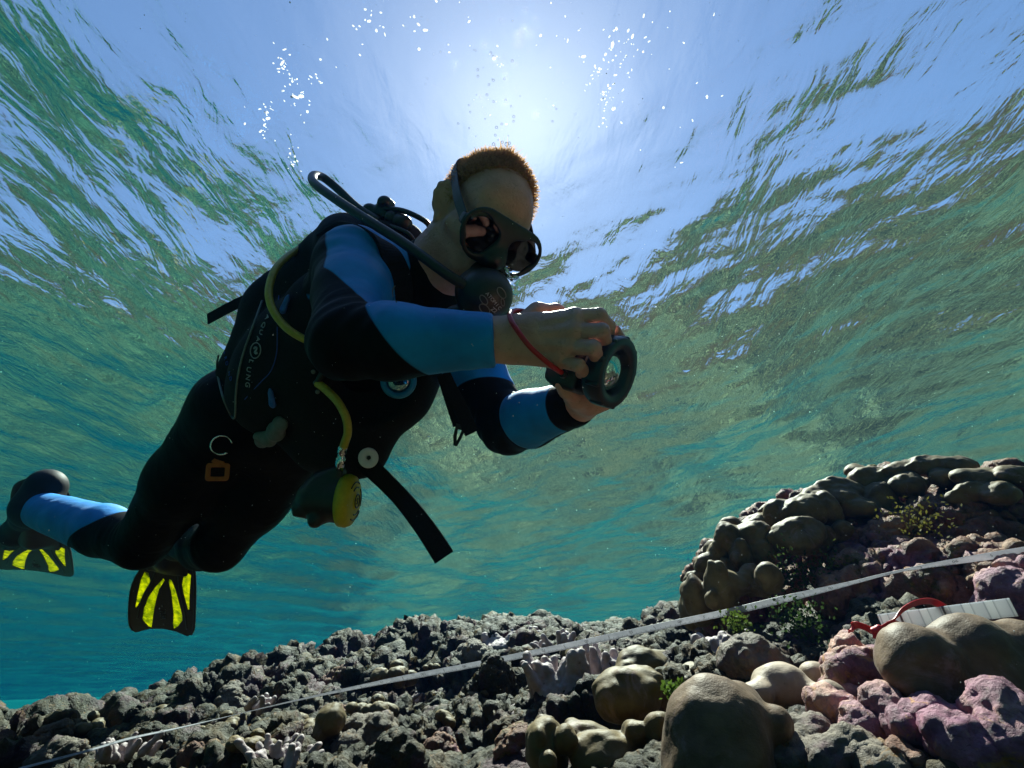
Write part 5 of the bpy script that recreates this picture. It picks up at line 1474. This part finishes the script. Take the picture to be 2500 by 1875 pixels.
# white plastic strip lying on the corals, tied with a red ribbon
strip_ = empty('white_strip', 'flat white plastic scale strip with grey bands lying behind the double dome coral', 'scale strip')
def build_strip():
    a, b = P(2150, 1520, .74), P(2475, 1482, .66); x = norm(b - a); y = norm(CU + .25 * CF - x * ((CU + .25 * CF) @ x)); z = np.cross(x, y); L = np.linalg.norm(b - a)
    F = Field(np.minimum(a, b) - .03, np.maximum(a, b) + .03, .002)
    m, nt, out = mat_new('white banded plastic')
    bs = nt.nodes.new('ShaderNodeBsdfPrincipled'); bs.inputs['Roughness'].default_value = .35
    co = obj_coord(nt); vn = N(nt, 'ShaderNodeVectorMath', operation='DOT_PRODUCT'); nt.links.new(co, vn.inputs[0]); vn.inputs[1].default_value = tuple(x * 42)
    fr = math_n(nt, 'FRACT', vn.outputs['Value'])
    nt.links.new(ramp(nt, fr, [(0, (.45, .47, .50)), (.10, (.74, .75, .77)), (.55, (.70, .71, .74)), (.62, (.40, .42, .46)), (.66, (.78, .79, .8))]), bs.inputs['Base Color']); 
    tl = N(nt, 'ShaderNodeBsdfTranslucent'); nt.links.new(bs.inputs['Base Color'].links[0].from_socket, tl.inputs[0]); mx = N(nt, 'ShaderNodeMixShader'); mx.inputs[0].default_value = .45
    nt.links.new(bs.outputs[0], mx.inputs[1]); nt.links.new(tl.outputs[0], mx.inputs[2]); nt.links.new(mx.outputs[0], out.inputs[0])
    V, Fc = sweep(np.array([a + (b - a) * t for t in np.linspace(0, 1, 12)]), rib(.0215, .004), width=np.repeat(y[None], 12, 0))
    link_mesh('bar', V, Fc, m, strip_, smooth=False)
    for t in (.18, .52):
        p = a + (b - a) * t
        V, Fc = sweep(np.array([p - x * .0012, p + x * .0012]), rib(.0222, .0048), width=np.repeat(y[None], 2, 0)); link_mesh('clamp', V, Fc, MAT_GREYPL, strip_, smooth=False)
build_strip()
ribbon = empty('red_ribbon', 'red rubber ribbon knotted round the end of the white strip', 'ribbon')
r_ = lambda x, y, d: P(2000 + x / 3.352, 1380 + y / 3.352, d)
strap('loop', [r_(258, 545, .69), r_(275, 500, .685), r_(310, 488, .68), r_(380, 510, .675), r_(450, 540, .67), r_(520, 510, .67), r_(600, 462, .67), r_(640, 410, .675), r_(690, 360, .68), r_(780, 312, .69), r_(880, 292, .70), r_(960, 308, .71), r_(1030, 345, .725)], .0088, .0015, MAT_RED, ribbon, [D3(.1, .9, -.4), D3(.0, 1, -.2), D3(.35, .9, -.2), D3(-.1, 1, -.2), D3(.2, .9, -.3)])
strap('tail', [r_(440, 530, .668), r_(462, 560, .664), r_(468, 605, .66)], .0088, .0014, MAT_RED, ribbon, D3(.95, .1, .2))
strap('tail', [r_(560, 490, .668), r_(620, 478, .668), r_(670, 500, .668), r_(705, 525, .67)], .0086, .0014, MAT_RED, ribbon, D3(.2, .9, .2))
def knot_():
    c = r_(462, 540, .667); F = Field(c - .03, c + .03, .0016)
    F.ell(c, (CR, CU, CF), (.0075, .0055, .006), k=.003); F.ell(c + .004 * CR + .002 * CU, (CR, CU, CF), (.005, .0065, .005), k=.002)
    field_part('knot', F, MAT_RED, ribbon)
knot_()

# ------------------------------------------------------------------ bubbles, added sun sparkle and drifting specks
def bubble_mat():
    m, nt, out = mat_new('air bubble')
    g = N(nt, 'ShaderNodeBsdfGlossy'); g.inputs['Roughness'].default_value = 0.10
    t = N(nt, 'ShaderNodeBsdfTransparent')
    lw = N(nt, 'ShaderNodeLayerWeight'); lw.inputs['Blend'].default_value = 0.25
    mx = N(nt, 'ShaderNodeMixShader'); nt.links.new(lw.outputs['Fresnel'], mx.inputs[0]); nt.links.new(t.outputs[0], mx.inputs[1]); nt.links.new(g.outputs[0], mx.inputs[2])
    nt.links.new(mx.outputs[0], out.inputs[0]); return m
MAT_BUB = bubble_mat()
def build_bubbles():
    bm = bmesh.new(); bmesh.ops.create_icosphere(bm, subdivisions=3, radius=1.0)
    me = bpy.data.meshes.new('bubble'); 
    for f in bm.faces: f.smooth = True
    bm.to_mesh(me); bm.free(); me.materials.append(MAT_BUB)
    rs = np.random.default_rng(9)
    spots = [(1211, 365, 5), (1214, 372, 4), (1219, 383, 5), (1226, 380, 4), (1222, 391, 4), (1233, 386, 5), (1237, 352, 5), (1243, 350, 4), (1246, 361, 4), (1229, 368, 3), (1205, 352, 4)]
    for i in range(34):
        spots.append((rs.normal(1215, 60), rs.uniform(120, 350), rs.uniform(1.5, 3.5)))
    for x, y, r in spots:
        d = rs.uniform(.95, 1.15); o = bpy.data.objects.new('bubble', me); col.objects.link(o)
        o.location = Vector(P(x, y, d)); k = r * d / FPX; o.scale = (k, k, k * .85)
        tag(o, 'tiny air bubble rising in the sunlit water over the hair', 'bubble', "bubbles rising over the diver's head")
    mf, nt, out = mat_new('foam sparkle')
    tl = N(nt, 'ShaderNodeBsdfTranslucent'); tl.inputs[0].default_value = (.95, .97, 1, 1)
    gl = N(nt, 'ShaderNodeBsdfGlossy'); gl.inputs['Roughness'].default_value = 0.25; ts = N(nt, 'ShaderNodeBsdfTransparent')
    m1 = N(nt, 'ShaderNodeMixShader'); m1.inputs[0].default_value = .25; m2 = N(nt, 'ShaderNodeMixShader'); m2.inputs[0].default_value = .15
    nt.links.new(tl.outputs[0], m1.inputs[1]); nt.links.new(gl.outputs[0], m1.inputs[2]); nt.links.new(m1.outputs[0], m2.inputs[1]); nt.links.new(ts.outputs[0], m2.inputs[2])
    nt.links.new(m2.outputs[0], out.inputs[0])
    bm = bmesh.new(); bmesh.ops.create_icosphere(bm, subdivisions=2, radius=1.0); mb = bpy.data.meshes.new('sparkle_bubble')
    for f in bm.faces: f.smooth = True
    for v in bm.verts: v.co *= 1 + .25 * math.sin(5 * v.co.x + 3 * v.co.y) * math.cos(4 * v.co.z)
    bm.to_mesh(mb); bm.free(); mb.materials.append(mf)
    for x, y, sx, sy, n in ((640, 300, 24, 30, 12), (690, 145, 14, 16, 9), (704, 205, 16, 26, 12), (728, 250, 14, 24, 10), (716, 380, 12, 24, 12), (770, 190, 26, 10, 8), (640, 265, 16, 8, 6), (930, 50, 40, 30, 10), (870, 90, 40, 30, 8), (1480, 235, 20, 46, 30), (1515, 130, 30, 36, 22), (1455, 170, 24, 24, 10), (1600, 80, 40, 40, 8), (1400, 60, 40, 30, 8), (1215, 200, 14, 60, 8), (1640, 260, 60, 80, 8), (1120, 60, 60, 40, 8)):  # white foam bits added to imitate sun glints on the ripples
        for k in range(int(n * 1.35)):
            d = P(x + rs.normal() * sx, y + rs.normal() * sy, 1.0); q = d * ((WATER_Z - rs.uniform(.04, .10)) / d[2])
            o = bpy.data.objects.new('sparkle_bubble', mb); col.objects.link(o); o.location = Vector(q); r = rs.uniform(.0009, .0026) * (1 if rs.random() < .88 else 1.8)
            o.scale = (r * rs.uniform(.7, 2.6), r * rs.uniform(.7, 1.6), r * .6); o.rotation_euler = (0, 0, rs.uniform(0, 6.28))
            tag(o, 'white sunlit foam sparkle standing in for a sun glint under the water surface', 'bubble', 'white sun sparkle bits under the water surface')
    c = P(1240, 690, .90); F = Field(c - .06, c + .06, .002)
    for i in range(14):
        F.ell(c + rs.normal(size=3) * (.008, .008, .012), np.eye(3), (rs.uniform(.006, .012),) * 3, k=.003)
    V, Q = F.mesh(); nn = normals_of(V, Q); V = V + nn * (.002 * fbm(V, 90, 3, 2))[:, None]
    m, nt, out = mat_new('exhaled air'); g = N(nt, 'ShaderNodeBsdfGlass'); g.inputs['IOR'].default_value = 0.82; g.inputs['Roughness'].default_value = .02; nt.links.new(g.outputs[0], out.inputs[0])
    tag(link_mesh('bubble', V, Q, m), 'crumpled silvery clump of exhaled air beside the mouthpiece', 'bubble')
build_bubbles()
def build_specks():
    rs = np.random.default_rng(21); V = []; F = []
    oc = np.array([(1, 0, 0), (-1, 0, 0), (0, 1, 0), (0, -1, 0), (0, 0, 1), (0, 0, -1)], float)
    of = [(0, 2, 4), (2, 1, 4), (1, 3, 4), (3, 0, 4), (2, 0, 5), (1, 2, 5), (3, 1, 5), (0, 3, 5)]
    for i in range(1500):
        d = rs.uniform(.35, 1.3) if i < 1100 else rs.uniform(1.3, 3.0)
        p = P(rs.uniform(-100, 2600), rs.uniform(0, 1700), d)
        if p[2] > WATER_Z - .1: continue
        r = rs.uniform(.00025, .0008) * (1.0 if rs.random() < .93 else 1.9) * (d ** .7); o = len(V)
        V += [p + q * r for q in oc]; F += [tuple(j + o for j in q) for q in of]
    m = pbr('pale drifting speck', (.8, .8, .76), .6, 0, 100, .1, 0)
    return tag(link_mesh('specks', V, F, m, smooth=False), kind='stuff')
build_specks()



# ------------------------------------------------------------------ the sea water itself: one even volume round everything
def build_haze():
    x0, x1, y0, y1, z0, z1 = -61, 61, -60, 63, -9.5, WATER_Z + 0.30
    v = [(x, y, z) for x in (x0, x1) for y in (y0, y1) for z in (z0, z1)]
    f = [(0, 1, 3, 2), (4, 6, 7, 5), (0, 4, 5, 1), (2, 3, 7, 6), (0, 2, 6, 4), (1, 5, 7, 3)]
    m, nt, out = mat_new('sea water haze')
    pv = N(nt, 'ShaderNodeVolumePrincipled')
    pv.inputs['Color'].default_value = (0.0010, 0.0100, 0.036, 1); pv.inputs['Density'].default_value = 0.085
    pv.inputs['Absorption Color'].default_value = (0.02, 0.50, 0.50, 1)
    pv.inputs['Anisotropy'].default_value = 0.35
    nt.links.new(pv.outputs[0], out.inputs['Volume'])
    return tag(link_mesh('haze', v, f, m, smooth=False), kind='stuff')
build_haze()
